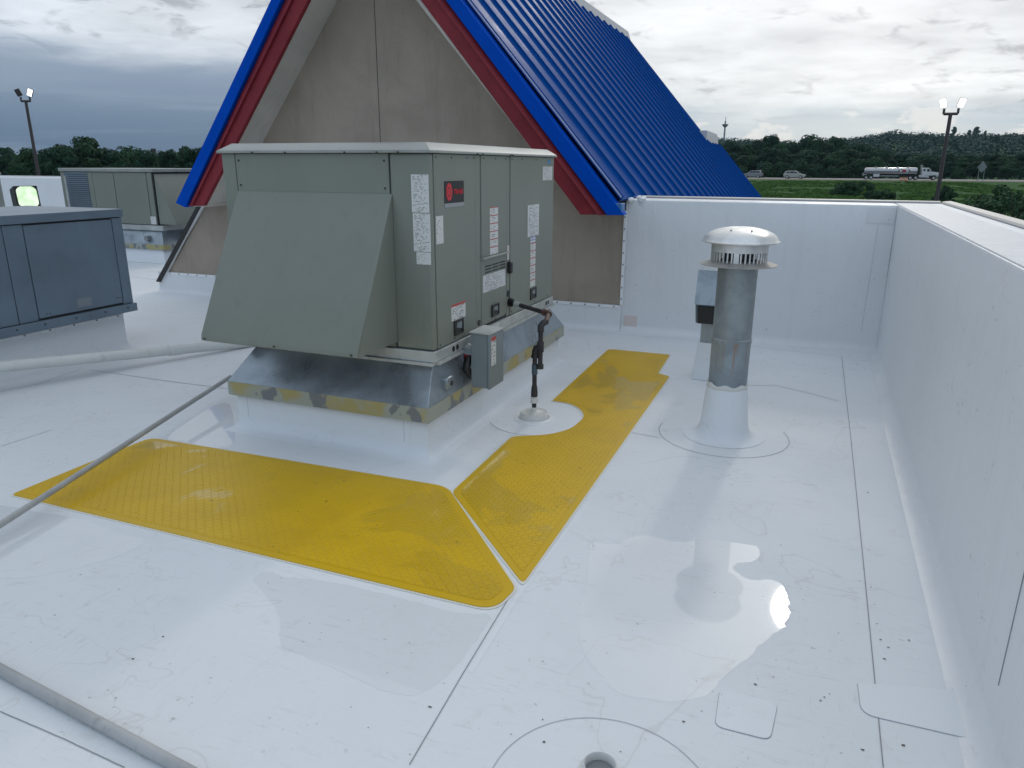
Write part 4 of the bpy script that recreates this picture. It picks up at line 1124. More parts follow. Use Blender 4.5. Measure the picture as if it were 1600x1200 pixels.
# ------------------------------------------------------------------ dark grey unit on the left
X1b, X0b, Y0b, Y1b, ZBb, ZTb = -6.10, -7.35, 2.55, 5.19, .375, 1.335
lu = thing('rooftop_unit', (-6.7, 4.0, ZBb), 'dark blue-grey older rooftop air conditioner cropped by the left edge of the photo', 'rooftop unit')
mb = MB(); mb.box(X0b, X1b - .012, Y0b, Y1b - .004, ZBb + .001, ZTb - .02); obj('cabinet_core', mb, M['unit_dark'], lu)
def lp(y0, y1, dx=0, z0=.455, z1=1.265):
    mb = MB(); mb.box(X1b - .014, X1b + dx, y0, y1, z0, z1); return obj('side_panel', mb, M['grey'], lu, bevel=.004)
lp(Y0b, 3.30); lp(3.31, 4.05); lp(4.057, 4.225); pl_ = lp(4.232, 5.078, .004, .47, 1.255); lp(5.085, Y1b, .008)
mb = MB(); mb.box(X0b - .02, X1b + .02, Y0b, Y1b + .015, 1.272, 1.345); obj('top_cover', mb, M['grey'], lu, bevel=.006)
mb = MB(); mb.box(X0b, X1b + .03, Y0b, Y1b + .02, ZBb, .45); rl = obj('base_rail', mb, M['grey'], lu, bevel=.004)
mb = MB()
for y in (4.0, 4.25, 4.55, 4.85, 5.1): mb.tube([(X1b + .028, y, .42), (X1b + .034, y, .42)], .008, 8)
for y, z in ((4.30, .50), (4.33, .50), (5.02, .525), (5.05, .525)): mb.tube([(X1b + .003, y, z), (X1b + .008, y, z)], .005, 8)
obj('screws', mb, M['unit_dark'], rl)
sticker('data_label', mat('faded_label', (.22, .25, .28), .5), pl_, 'x', 4.60, 4.745, .505, .580, X1b + .004)
mb = MB(); mb.box(X0b, X1b - .01, Y1b - .0035, Y1b + .008, .455, 1.265); obj('end_panel', mb, M['grey'], lu)
mb = MB(); cove_box(mb, -7.27, -6.20, 2.5, 5.15, .372, .07); lc = obj('roof_curb', mb, M['patch'], smooth=40, bevel=.01, origin=(-6.7, 4, 0), label='white membrane wrapped curb under the dark grey unit at left', cat='roof curb')
mb = MB(); mb.box(-6.2, -6.188, 2.6, 5.13, .325, .345); obj('termination_bar', mb, M['weld'], lc)
mb = MB()
for k in range(10): mb.box(-6.188, -6.183, 2.95 + k * .235, 2.965 + k * .235, .328, .342)
obj('screws', mb, M['seam'], lc)

# ------------------------------------------------------------------ far unit
Yf = 10.25; a = at(93, 265, 1, Yf); b = at(237, 267, 1, Yf); zb = at(190, 350, 1, Yf).z
FX0, FX1, FZ0, FZ1 = a.x, b.x, zb, a.z - .03
fu = thing('rooftop_unit', ((FX0 + FX1) / 2, 11, FZ0), 'distant grey-green rooftop air conditioner with coil grille, behind the dark grey unit', 'rooftop unit')
mb = MB(); mb.box(FX0 + .01, FX1 - .01, Yf + .012, 11.75, FZ0, FZ1); obj('cabinet_core', mb, M['unit_dark'], fu)
mb = MB(); mb.box(FX0 - .008, FX1 + .03, Yf - .03, 11.78, FZ1, FZ1 + .06); obj('top_cover', mb, M['unit_top'], fu, bevel=.01)
def fp(px0, px1, name='front_panel', m='unit', z0=None, z1=None, dy=0.):
    xa = at(px0, 310, 1, Yf).x; xb = at(px1, 310, 1, Yf).x
    mb = MB(); mb.box(xa, xb, Yf + dy, Yf + .02, (z0 or FZ0 + .01), (z1 or FZ1 - .008)); return obj(name, mb, M[m], fu, bevel=.006)
mb = MB(); mb.box(FX0, FX0 + .10, Yf, Yf + .02, FZ0 + .01, FZ1 - .008); obj('corner_post', mb, M['unit'], fu)
gr = fp(103, 141, 'coil_grille', 'grey', dy=.008)
fp(142, 149, 'corner_post'); fp(149.5, 181.5); fp(182.5, 232); fp(233, 240.5, 'corner_post')
mb = MB(); xa = at(105, 310, 1, Yf).x
mb.box(xa, xa + .05, Yf - .004, Yf + .01, FZ0 + .02, FZ1 - .08); obj('refrigerant_line', mb, M['galv_rail'], fu)
mb = MB()
for k in range(24):
    z_ = FZ0 + .05 + k * .036; mb.box(xa + .08, xa + .62, Yf + .003, Yf + .0075, z_, z_ + .010)
obj('grille_bars', mb, M['unit_dark'], gr)
sticker('data_label', 'note', fu, 'y', at(236, 345, 1, Yf).x, at(244, 345, 1, Yf).x, FZ0 + .02, FZ0 + .16, Yf - .002)
# side hood (on +x end)
hx = at(272, 349, 1, Yf).x
mb = MB(); mb.prism([(FX1 + .001, FZ1 - .03), (FX1 + .40, FZ0 + .06), (FX1 + .40, FZ0 + .02), (FX1 + .001, FZ0 + .02)], 1, Yf + .03, 11.7); obj('intake_hood', mb, M['unit'], fu, bevel=.004)
mb = MB(); mb.box(FX0, FX1 + .1, Yf - .01, 11.76, FZ0 - .09, FZ0 - .001); obj('base_rail', mb, M['galv_rail'], fu)
fa = thing('curb_adapter', ((FX0 + FX1) / 2, 11, .25), 'blotched galvanised curb adapter under the distant rooftop unit', 'curb adapter')
shell((FX0 - .05, FX1 + .18, Yf - .12, 11.9, .25), (FX0 - .05, FX1 + .18, Yf - .12, 11.9, .34), M['band'], 'lower_band', fa)
shell((FX0 - .049, FX1 + .179, Yf - .119, 11.9, .341), (FX0 + .05, FX1 + .02, Yf + .03, 11.7, FZ0 - .091), M['galv'], 'sloped_skirt', fa)
p = at(234, 372, 1, Yf - .05); mb = MB(); mb.tube([(p.x, Yf - .03, p.z), (p.x, Yf - .14, p.z)], .045, 14); obj('junction_knob', mb, M['galv_stack'], fa, smooth=40)
p = at(193, 352, 1, Yf - .05); mb = MB(); mb.tube([(p.x, Yf - .15, p.z + .02), (p.x + .02, Yf - .16, p.z - .13)], .03, 10); obj('conduit', mb, M['galv_rail'], fa, smooth=40)
mb = MB(); mb.frust((FX0 - .05, FX1 + .2, Yf - .15, 11.9, 0), (FX0, FX1 + .12, Yf - .08, 11.85, .255)); obj('roof_curb', mb, M['patch'], bevel=.01, origin=((FX0 + FX1) / 2, 11, 0), label='white wrapped curb beneath the distant rooftop unit', cat='roof curb')
# small pipe on the floor near it
p = fl(243, 411); mb = MB(); q = fl(262, 409)
mb.tube([(p.x, p.y, .05), (q.x + .5, q.y + .1, .05)], .03, 10); obj('pipe_end', mb, M['pvc_grey'], smooth=50, origin=(p.x, p.y, 0), label='short grey pipe end lying by the black edge of the gable', cat='pipe')

# unit at the far left edge
e1 = at(5, 300, 1, 9.6); zt_ = at(2, 269, 1, 9.6).z
eu = thing('rooftop_unit', (e1.x - 1, 8.9, 0), 'sliver of a light grey rooftop unit at the very left edge behind the floodlight', 'rooftop unit')
mb = MB(); mb.box(e1.x - 2.0, e1.x - .012, 8.0, 9.50, .45, zt_ - .05); obj('cabinet', mb, M['unit'], eu, bevel=.01)
mb = MB(); mb.box(e1.x - .08, e1.x, 9.501, 9.60, .45, zt_ - .05); obj('corner_post', mb, M['unit_top'], eu, bevel=.02)
mb = MB(); mb.box(e1.x - 2.02, e1.x + .015, 7.98, 9.62, zt_ - .049, zt_); obj('top_cover', mb, M['unit_top'], eu, bevel=.015)
mb = MB(); mb.box(e1.x - 1.95, e1.x - .05, 8.05, 9.55, .0, .449); obj('curb', mb, M['parapet'], eu)

# floodlight
yq = 6.9
fA = at(17, 298, 1, yq); fB = at(62, 324, 1, yq); fT = at(50, 292, 1, yq)
flt = thing('floodlight', (fA.x, yq, 0), 'lit black square floodlight glowing pale green behind the dark grey unit', 'floodlight')
cxf = at(41, 308, 1, yq)
w_ = .145
mb = MB(); mb.box(-w_, w_, -.03, .0, -w_, w_); mb.frust((-w_, w_, -.001, .0, -w_), (-w_, w_, -.001, .0, w_))
def turned(mb, yaw, pitch, c):
    Mx = Matrix.Translation(c) @ Matrix.Rotation(yaw, 4, 'Z') @ Matrix.Rotation(pitch, 4, 'X')
    mb.v = [tuple(Mx @ Vector(p)) for p in mb.v]; return mb
yaw = R(76)
mb = MB(); mb.prism([(-.04, -w_), (-.04, w_), (.10, w_ * .75), (.10, -w_ * .75)], 0, -w_, w_)
obj('housing', turned(mb, yaw, R(-6), cxf), M['black'], flt, bevel=.008)
mb = MB()
pts_ = [(w_ * .84 * max(-1, min(1, 1.25 * math.cos(a))), w_ * .93 * max(-1, min(1, 1.12 * math.sin(a)))) for a in [2 * PI * k / 28 for k in range(28)]]
mb.prism([(x, z) for x, z in pts_], 1, -.046, -.0405)
obj('lens', turned(mb, yaw, R(-6), cxf), M['flood'], flt)
mb = MB(); mb.tube([(cxf.x - .05, cxf.y + .08, 0), (cxf.x - .05, cxf.y + .08, cxf.z - .08)], .025, 10); obj('post', mb, M['black'], flt)

# ------------------------------------------------------------------ light poles
def light_pole(base, height, label, heads):
    t = thing('parking_light_pole', base, label, 'light pole', 'twin head light poles')
    b = Vector(base)
    mb = MB(); mb.tube([b, b + Vector((0, 0, height))], [.11, .075], 12); obj('pole', mb, M['pole'], t, smooth=50)
    T = b + Vector((0, 0, height))
    mb = MB(); ax = Vector((math.cos(heads['ang']), math.sin(heads['ang']), 0)); hw = heads['w']
    mb.tube([T - ax * hw, T + ax * hw], .06, 8)
    for s in (-1, 1): mb.tube([T + ax * hw * s, T + ax * hw * s + Vector((0, 0, heads['up']))], .05, 8)
    obj('cross_arm', mb, M['pole'], t)
    for s in (-1, 1):
        c = T + ax * (hw * s + .08 * s) + Vector((0, 0, heads['up'] + .22))
        yaw_, pit, lit = heads['L'] if s < 0 else heads['R']
        Mx = Matrix.Translation(c) @ Matrix.Rotation(yaw_, 4, 'Z') @ Matrix.Rotation(pit, 4, 'Y') @ Matrix.Rotation(heads.get('rx', 0), 4, 'X')
        mb = MB(); mb.box(-.13, .13, -.045, .045, -.19, .19); mb.v = [tuple(Mx @ Vector(p)) for p in mb.v]
        h = obj('lamp_head', mb, M['pole'], t)
        mb = MB(); mb.box(-.115, .115, -.053, -.0455, -.175, .175); mb.v = [tuple(Mx @ Vector(p)) for p in mb.v]
        obj('lens', mb, M['lamp'] if lit else M['pole'], h)
    return t
lp0 = at(47.5, 200, 1, 30); top0 = at(39.5, 158, 1, 30)
light_pole((lp0.x, 30, -4.5), top0.z + 4.5, 'twin head parking light pole at upper left with one lamp lit', dict(ang=R(18), w=.26, up=.22, L=(R(40), R(-20), False), R=(R(30), R(24), True), rx=R(8)))
rp0 = at(1463, 314, 1, 38); top1 = at(1481.5, 178, 1, 38)
light_pole((rp0.x, 38, -4.4), top1.z + 4.4, 'twin head parking light pole at right in front of the tanker truck, both lamps lit', dict(ang=R(3), w=.27, up=.22, L=(R(-8), R(-16), True), R=(R(0), R(14), True), rx=R(10)))

# ------------------------------------------------------------------ vegetation
def leafmat(name, a, b_):
    def fn(t, b):
        info = t.n('ShaderNodeObjectInfo'); P = oc(t)
        n = t.noise(P, .5, 3, .6); f_ = t.noise(P, 5., 2, .6)
        c = t.mix(t.ss(n, .3, .7), a, b_)
        c = t.mix(t.m('MULTIPLY', t.ss(f_, .45, .7), .5), c, tuple(q * 1.5 for q in b_))
        c = t.mix(t.m('MULTIPLY', info.outputs['Random'], .55), c, tuple(q * .5 for q in a))
        t.put(b.inputs['Base Color'], c); b.inputs['Specular IOR Level'].default_value = .15
    return mat(name, rough=.7, fn=fn)
M['leaf'] = leafmat('dark_leaves', (.014, .048, .028), (.030, .074, .034))
M['leaf2'] = leafmat('mid_leaves', (.022, .062, .030), (.038, .088, .036))
M['leafhill'] = leafmat('hill_leaves', (.014, .042, .034), (.022, .056, .040))
M['bark'] = mat('bark', (.06, .05, .04), .9)
rng = np.random.default_rng(5)
def leaf_quads(cen, rad, n, size, rng, squash=.8, jit=.45):
    """n leaf clumps on the shell of a lump -> verts (n*4,3)"""
    d = rng.normal(size=(n, 3)); d /= np.linalg.norm(d, axis=1)[:, None]
    rr = rad * (0.72 + .34 * rng.random(n) ** .7)
    p = cen + d * rr[:, None] * np.array([1, 1, squash])
    nrm = d + rng.normal(scale=jit, size=(n, 3)); nrm /= np.linalg.norm(nrm, axis=1)[:, None]
    up = rng.normal(size=(n, 3)); a = np.cross(nrm, up); a /= np.linalg.norm(a, axis=1)[:, None]; b = np.cross(nrm, a)
    s = size * (.6 + .8 * rng.random(n))[:, None]
    return np.stack([p - a * s * .6 - b * s * .15, p + b * s * .5, p + a * s * .6 + b * s * .1, p - b * s * .55], 1).reshape(-1, 3)
def quads_mesh(name, V, m):
    n = len(V) // 4; me = bpy.data.meshes.new(name)
    me.vertices.add(len(V)); me.vertices.foreach_set('co', V.astype(np.float32).ravel())
    me.loops.add(len(V)); me.loops.foreach_set('vertex_index', np.arange(len(V), dtype=np.int32))
    me.polygons.add(n); me.polygons.foreach_set('loop_start', np.arange(0, n * 4, 4, dtype=np.int32)); me.polygons.foreach_set('loop_total', np.full(n, 4, dtype=np.int32))
    me.update(); me.validate(); me.materials.append(m); return me
def make_crown(seed, h, w, base, nl, nq, size, m, flat=.8):
    r = np.random.default_rng(seed); V = []
    for k in range(nl):
        z = base + (h - base) * (.12 + .80 * r.random())
        t_ = (z - base) / (h - base); rad = w * (.35 + .75 * math.sin(PI * min(1, .18 + t_ * .80))) * .62
        a = r.random() * 6.283; q = rad * r.random() ** .5
        V.append(leaf_quads(np.array([q * math.cos(a), q * math.sin(a), z]), w * (.22 + .18 * r.random()), nq, size, r, flat, .3))
    return quads_mesh('crown', np.concatenate(V), m)
def make_trunk(seed, h, w):
    r = random.Random(seed); mb = MB()
    mb.tube([(0, 0, -.5), (.1 * r.random(), .1, h * .3), (.2 * r.uniform(-1, 1), .2 * r.uniform(-1, 1), h * .65)], [.30, .22, .1], 8)
    for k in range(5):
        a = r.random() * 6.28; z = h * r.uniform(.25, .5)
        mb.tube([(0, 0, z), (w * .25 * math.cos(a), w * .25 * math.sin(a), z + h * .14), (w * .5 * math.cos(a), w * .5 * math.sin(a), z + h * .25)], [.12, .08, .03], 6)
    me = bpy.data.meshes.new('trunk'); me.from_pydata(mb.v, [], mb.f); me.update(); me.materials.append(M['bark']); return me
VARS = []
for k in range(6):
    h = 10.; w = [3.6, 4.4, 3.2, 4.8, 3.9, 4.2][k]
    VARS.append((make_crown(20 + k, h, w, 1.6, 40, 150, .34, M['leaf'] if k % 3 else M['leaf2']), make_trunk(k, h, w)))
TREE_N = [0]
def tree(loc, h, wscale, rz, var, label, group=None, name='tree'):
    s = h / 10.
    t = thing(name, loc, label, 'tree', group, rz); t.scale = (s * wscale, s * wscale, s)
    for nm, me in (('crown', VARS[var][0]), ('trunk', VARS[var][1])):
        o = bpy.data.objects.new(nm, me); C.objects.link(o); o.parent = t
    return t
# left tree line, about 90 m away
GL = 'broadleaf trees along the left horizon'
tops = [(-60, 236), (-25, 234), (8, 233), (38, 236), (70, 234), (98, 230), (128, 217), (158, 232), (182, 240), (205, 234), (226, 236), (262, 238), (285, 232), (310, 230), (340, 232), (372, 236), (410, 234)]
names_l = {8: 'leftmost tree of the left tree line, at the photo edge', 38: 'tree directly behind the left light pole', 70: 'tree just right of the left light pole', 98: 'rounded tree leaning against the left side of the tallest tree', 158: 'tree pressed against the right side of the tallest tree', 182: 'small low tree in the dip right of the tallest tree', 205: 'broad tree left of the little pole sign', 226: 'tree crown just left of the pole sign in the gap', 262: 'tree just right of the gap with the pole sign', 285: 'tree close to the left edge of the blue and red gable', 310: 'tree partly covered by the bottom of the blue rake trim'}
desc = {(128, 217): 'tallest round-crowned tree standing above the left tree line'}
rnd = random.Random(9)
k = 0
for (u_, v_) in tops:
    yy = rnd.uniform(78, 90); p = at(u_, v_, 1, yy)
    lb = desc.get((u_, v_)) or names_l.get(u_) or 'dark green broadleaf tree in the dense tree line on the left horizon'
    tree((p.x, yy, -4.4), p.z + 4.6, rnd.uniform(.8, 1.15), rnd.random() * 6, k % 6, lb, GL if (u_, v_) not in desc else None); k += 1
for u_ in range(-70, 420, 26):
    yy = rnd.uniform(92, 104); p = at(u_ + rnd.uniform(-8, 8), rnd.uniform(244, 250), 1, yy)
    if 228 < u_ < 250: p.z -= .5
    tree((p.x, yy, -4.4), p.z + 4.6, rnd.uniform(1.1, 1.4), rnd.random() * 6, k % 6, 'dark green broadleaf tree in the dense tree line on the left horizon', GL); k += 1
# right, behind the highway
GR = 'tall trees behind the highway'
for i, u_ in enumerate(range(1020, 1760, 17)):
    yy = rnd.uniform(225, 245)
    vt = 220 + rnd.uniform(-8, 9) if u_ < 1330 else (219 + (u_ - 1330) * .35 if u_ < 1390 else 243 + rnd.uniform(-3, 4))
    p = at(u_ + rnd.uniform(-5, 5), vt, 1, yy)
    tree((p.x, yy, -1.5), p.z + 1.7, rnd.uniform(.75, 1.05) if u_ < 1390 else 1.3, rnd.random() * 6, k % 6, 'dark tree in the solid tall woodland edge behind the highway', GR); k += 1
for i, u_ in enumerate(list(range(1030, 1400, 21)) + list(range(1400, 1760, 26))):
    yy = rnd.uniform(212, 222); vt = rnd.uniform(232, 246) if u_ < 1380 else rnd.uniform(248, 256)
    p = at(u_ + rnd.uniform(-6, 6), vt, 1, yy)
    tree((p.x, yy, -1.4), p.z + 1.6, rnd.uniform(1.1, 1.6), rnd.random() * 6, k % 6, 'dark tree in the solid tall woodland edge behind the highway', GR); k += 1
VARS.append((make_crown(77, 10., 7.5, .3, 42, 110, .62, M['leaf2'], .9), make_trunk(7, 6, 5)))
SH = {1120: 'light green shrub hidden behind the lower edge of the blue roof', 1160: 'light green shrub showing just right of the blue roof edge above the silver SUV', 1198: 'rounded shrub just right of the silver SUV', 1222: 'rounded shrub between the two SUVs', 1252: 'shrub directly behind the pale SUV', 1275: 'shrub just right of the pale SUV', 1300: 'low shrub midway between the pale SUV and the tanker', 1322: 'low shrub left of the tanker rear end', 1345: 'lighter green bush behind the rear of the tanker', 1368: 'lighter green bush behind the middle of the tank', 1440: 'shrub behind the cab of the tanker truck', 1500: 'low shrub between the tanker truck and the diamond sign'}
GS = 'lighter shrubs along the far road verge'
for u_, vt in ((1160, 262), (1198, 258), (1222, 256), (1252, 254), (1275, 259), (1300, 263), (1322, 262), (1345, 253), (1368, 250), (1120, 258), (1440, 262), (1500, 266)):
    yy = 203 + rnd.uniform(-3, 3); p = at(u_, vt, 1, yy)
    tree((p.x, yy, -1.3), p.z + 1.4, rnd.uniform(.9, 1.2), rnd.random() * 6, 6, SH[u_], GS, name='shrub'); k += 1
# near shrubs on the slope
def near_shrub(u_, vt, yy, w, label, seed):
    p = at(u_, vt, 1, yy); z0 = gz(p.x, yy) - .1; h = p.z - z0
    t = thing('shrub', (p.x, yy, z0), label, 'shrub')
    r = np.random.default_rng(seed); V = []
    for i in range(46):
        a = r.random() * 6.283; q = w * r.random() ** .5; zc = h * (.15 + .72 * r.random()) * (1 - .35 * (q / w) ** 2)
        V.append(leaf_quads(np.array([q * math.cos(a), q * math.sin(a), zc]), min(w, h) * (.16 + .10 * r.random()), 150, .16, r, .9))
    me = quads_mesh('foliage', np.concatenate(V), M['leaf2']); o = bpy.data.objects.new('foliage', me); C.objects.link(o); o.parent = t
    mb = MB(); rr = random.Random(seed)
    for i in range(7):
        a = rr.random() * 6.28; mb.tube([(0, 0, -.2), (w * .3 * math.cos(a), w * .3 * math.sin(a), h * .4), (w * .6 * math.cos(a), w * .6 * math.sin(a), h * .75)], [.06, .04, .015], 6)
    obj('stem', mb, M['bark'], t, local=True)
near_shrub(1338, 282, 118, 2.9, 'leafy green shrub in the meadow just over the far parapet, below the tanker truck', 1)
near_shrub(1376, 296, 112, 1.8, 'low dark shrub between the meadow shrub and the right light pole', 2)
near_shrub(1478, 288, 108, 1.2, 'small bush beside the base of the right light pole', 3)
near_shrub(1575, 272, 60, 2.6, 'large dark shrub at the right edge above the wide parapet top', 4)
near_shrub(1620, 268, 54, 3.0, 'big dark bush cropped by the right edge of the photo', 5)
near_shrub(1545, 300, 52, 1.6, 'lower bush in front of the large dark shrub at the right edge', 6)

# meadow grass on the slope, uncountable
r = np.random.default_rng(8); n_ = 42000
gy = 70 + 88 * r.random(n_) ** .8; gx_ = (-.16 + .60 * r.random(n_)) * gy
cl = np.array([mnoise.noise(Vector((x * .18, y * .10, 3.))) for x, y in zip(gx_, gy)])
kp = cl + .25 * r.random(n_) > .02; gx_, gy, cl = gx_[kp], gy[kp], cl[kp]; n_ = len(gx_)
gz_ = np.array([gz(x, y) for x, y in zip(gx_, gy)])
hh = .12 + .22 * r.random(n_) + .25 * np.clip(cl, 0, 1); ww = .18 + .30 * r.random(n_); an = r.random(n_) * 6.28
b0 = np.stack([gx_, gy, gz_ - .05], 1); dv_ = np.stack([np.cos(an), np.sin(an), 0 * an], 1) * ww[:, None]; up_ = np.stack([.3 * (r.random(n_) - .5), .3 * (r.random(n_) - .5), hh], 1)
V = np.stack([b0 - dv_, b0 + dv_, b0 + dv_ * .7 + up_, b0 - dv_ * .5 + up_ * .9], 1).reshape(-1, 3)
M['grassblade'] = leafmat('grass_blades', (.066, .145, .030), (.095, .180, .042))
me = quads_mesh('meadow_grass', V, M['grassblade']); o = bpy.data.objects.new('meadow_grass', me); C.objects.link(o); o['kind'] = 'stuff'

# far wooded hills as one mass
r = np.random.default_rng(42); V = []
def lump(x, y, rad, n, size, sq=.75):
    V.append(leaf_quads(np.array([x, y, gz(x, min(y, 899)) + rad * .35]), rad, int(n * 1.5), size * .72, r, sq, .16))
for i in range(3400):
    y = 330 + 560 * r.random() ** .8; az = -.62 + 1.25 * r.random(); x = az * y
    lump(x, y, 4.2 + 3.4 * r.random(), 42, 1.15 + y * .0012)
for i in range(520):
    az = -.62 + 1.25 * r.random(); y = 745 + 40 * r.random(); x = az * y
    lump(x, y, 4 + 4.5 * r.random() ** 2, 80, 1.2, .9)
for i in range(900):
    y = 250 + 90 * r.random(); az = -.55 + 1.2 * r.random(); lump(az * y, y, 3.6 + 2.5 * r.random(), 44, 1.0, 1.1)
me = quads_mesh('wooded_hill', np.concatenate(V), M['leafhill']); o = bpy.data.objects.new('wooded_hill', me); C.objects.link(o); o['kind'] = 'stuff'
# trees that stand out on the skyline
for (u_, v_, h_, lb) in ((1492, 198, 9, 'lone lollipop-shaped tree standing on the hill skyline right of the light pole'), (1527, 198, 12, 'taller tree of the small cluster on the far hill skyline'), (1515, 203, 8, 'smaller tree left in the skyline cluster on the far hill'), (1540, 204, 7, 'low tree right in the skyline cluster on the far hill')):
    p = at(u_, v_, 1, 760); tree((p.x, 760, p.z - h_), h_, .9, h_, 2, lb)

# ------------------------------------------------------------------ tower and signs far away
p = at(1133, 197, 1, 700); zt_ = at(1135, 189, 1, 700).z
tw = thing('radio_tower', (p.x, 700, 10), 'slender pale tower with round platform on the wooded skyline', 'tower')
mb = MB(); mb.tube([(p.x, 700, 10), (p.x, 700, zt_)], [.9, .6], 8); obj('mast', mb, M['steel_grey'], tw)
mb = MB(); mb.lathe([(.6, zt_ - 5.5), (2.6, zt_ - 3.6), (2.6, zt_ - 2.6), (.6, zt_ - 2.2)], p.x, 700, 16); obj('platform', mb, M['steel_grey'], tw)
mb = MB(); mb.tube([(p.x, 700, zt_), (p.x, 700, zt_ + 3.5)], .25, 6); obj('antenna', mb, M['steel_grey'], tw)
p = at(1100, 190, 1, 700)
p = at(240, 236, 1, 110); sg = thing('pole_sign', (p.x, 110, -4.4), 'small dark roadside sign on a tall pole in the gap of the left tree line', 'sign')
mb = MB(); mb.tube([(p.x, 110, -4.4), (p.x, 110, p.z - .5)], .12, 8); obj('pole', mb, M['pole'], sg)
mb = MB(); mb.box(p.x - .55, p.x + .55, 109.9, 110.1, p.z - .55, p.z + .45); obj('sign_board', mb, M['pole'], sg)
# diamond sign seen from behind
p = at(1535, 261, 1, 168); zg = gz(p.x, 168)
ds = thing('road_sign', (p.x, 168, zg), 'grey back of a diamond road sign on two posts beside the highway', 'road sign')
mb = MB(); mb.prism([(p.x - .8, p.z), (p.x, p.z + 1.1), (p.x + .8, p.z), (p.x, p.z - 1.1)], 1, 168, 168.03); obj('sign_plate', mb, M['steel_grey'], ds)
for s in (-.45, .45):
    mb = MB(); mb.box(p.x + s - .05, p.x + s + .05, 167.9, 167.99, zg, p.z + .4); obj('post', mb, M['steel_grey'], ds)
# orange markers by the truck
M['orange'] = mat('orange_plastic', (.60, .14, .04), .5)
for k, u_ in enumerate((1408, 1415)):
    p = at(u_, 284, 1, 171); z0 = -1.1
    ob = thing('traffic_barrel', (p.x, 171, z0), 'faded orange traffic barrel by the road, %s of the pair below the tanker' % ('left' if k == 0 else 'right'), 'traffic barrel', 'orange traffic barrels')
    mb = MB(); mb.lathe([(.32, z0), (.30, z0 + .5), (.24, z0 + .95)], p.x, 171, 14, cap1=True); obj('barrel', mb, M['orange'], ob)
    mb = MB(); mb.lathe([(.302, z0 + .55), (.285, z0 + .7)], p.x, 171, 14); obj('reflective_band', mb, M['line'], ob)

# ------------------------------------------------------------------ vehicles
M['tyre'] = mat('tyre_rubber', (.02, .02, .02), .8)
M['rim'] = mat('rim_metal', (.45, .46, .47), .3, .6)
M['glass'] = mat('car_glass', (.02, .025, .03), .08)
M['chrome'] = mat('polished_tank', rough=.2, metal=.85, base=(.42, .43, .45))
M['silvercar'] = mat('silver_paint', (.22, .235, .25), .3, .3, coat=.5)
M['whitecar'] = mat('pale_champagne_paint', (.36, .37, .34), .3, .1, coat=.5)
M['truckwhite'] = mat('truck_white', (.55, .57, .58), .35)
M['light_white'] = mat('headlight_glass', (.6, .6, .6), .1)
M['light_red'] = mat('taillight_red', (.35, .01, .01), .2)
def suv(loc, rz, mtr, label, mirror=1):
    t = thing('suv', loc, label, 'suv'); t.rotation_euler = (0, 0, rz)
    L, Wd = 4.5, 1.85
    body = [(-2.22, .45), (-2.25, .95), (-2.15, 1.10), (-.95, 1.12), (1.0, 1.08), (2.0, .92), (2.22, .75), (2.25, .42), (1.9, .30), (-1.9, .30)]
    mb = MB(); mb.prism([(x, z) for x, z in body], 1, -Wd / 2, Wd / 2); bo = obj('body', mb, mtr, t, bevel=.06, local=True)
    roofp = [(-2.1, 1.08), (-1.85, 1.55), (-1.5, 1.68), (.1, 1.68), (.45, 1.58), (1.15, 1.08)]
    mb = MB(); v = []
    for yy, ins_ in ((-Wd / 2 + .05, 0), (Wd / 2 - .05, 0)):
        for x, z in roofp: v.append((x, yy * (1 - .16 * max(0, (z - 1.08) / .6)), z))
    n = 6; mb.add(v, [tuple(range(n))[::-1], tuple(range(n, 2 * n))] + [(i, (i + 1) % n, (i + 1) % n + n, i + n) for i in range(n)])
    obj('cabin', mb, mtr, t, bevel=.04, local=True)
    for s in (-1, 1):
        for poly in ([(-1.75, 1.14), (-1.6, 1.50), (-.95, 1.56), (-.95, 1.14)], [(-.88, 1.14), (-.88, 1.57), (-.1, 1.57), (-.02, 1.14)], [(.05, 1.14), (-.03, 1.57), (.35, 1.50), (.85, 1.14)]):
            mb = MB(); vv = [(x, s * (Wd / 2 - .05) * (1 - .16 * (z - 1.08) / .6) + s * .012, z) for x, z in poly]; mb.add(vv, [(0, 1, 2, 3)]); obj('window', mb, M['glass'], t, local=True)
    mb = MB(); mb.add([(.50, -.72, 1.56), (.50, .72, 1.56), (1.13, .82, 1.12), (1.13, -.82, 1.12)], [(0, 1, 2, 3)]); mb.v = [(x + .02, y, z + .01) for x, y, z in mb.v]; obj('windscreen', mb, M['glass'], t, local=True)
    mb = MB(); mb.add([(-1.9, -.7, 1.52), (-1.9, .7, 1.52), (-2.12, .8, 1.14), (-2.12, -.8, 1.14)], [(0, 1, 2, 3)]); mb.v = [(x - .02, y, z) for x, y, z in mb.v]; obj('rear_window', mb, M['glass'], t, local=True)
    for x in (-1.4, 1.4):
        for s in (-1, 1):
            mb = MB(); mb.tube([(x, s * .72, .36), (x, s * .95, .36)], .36, 20); w = obj('wheel', mb, M['tyre'], t, smooth=40, local=True)
            mb = MB(); mb.tube([(x, s * .945, .36), (x, s * .962, .36)], .23, 14); obj('rim', mb, M['rim'], w, local=True)
    for s in (-1, 1):
        mb = MB(); mb.box(2.05, 2.24, s * .62 - .17, s * .62 + .17, .76, .88); obj('headlight', mb, M['light_white'], t, local=True)
        mb = MB(); mb.box(-2.27, -2.15, s * .72 - .12, s * .72 + .12, .85, 1.08); obj('taillight', mb, M['light_red'], t, local=True)
    mb = MB(); mb.box(-2.3, -2.2, -.8, .8, .34, .5); mb.box(2.2, 2.28, -.8, .8, .34, .55); obj('bumper', mb, M['tyre'], t, local=True)
    return t
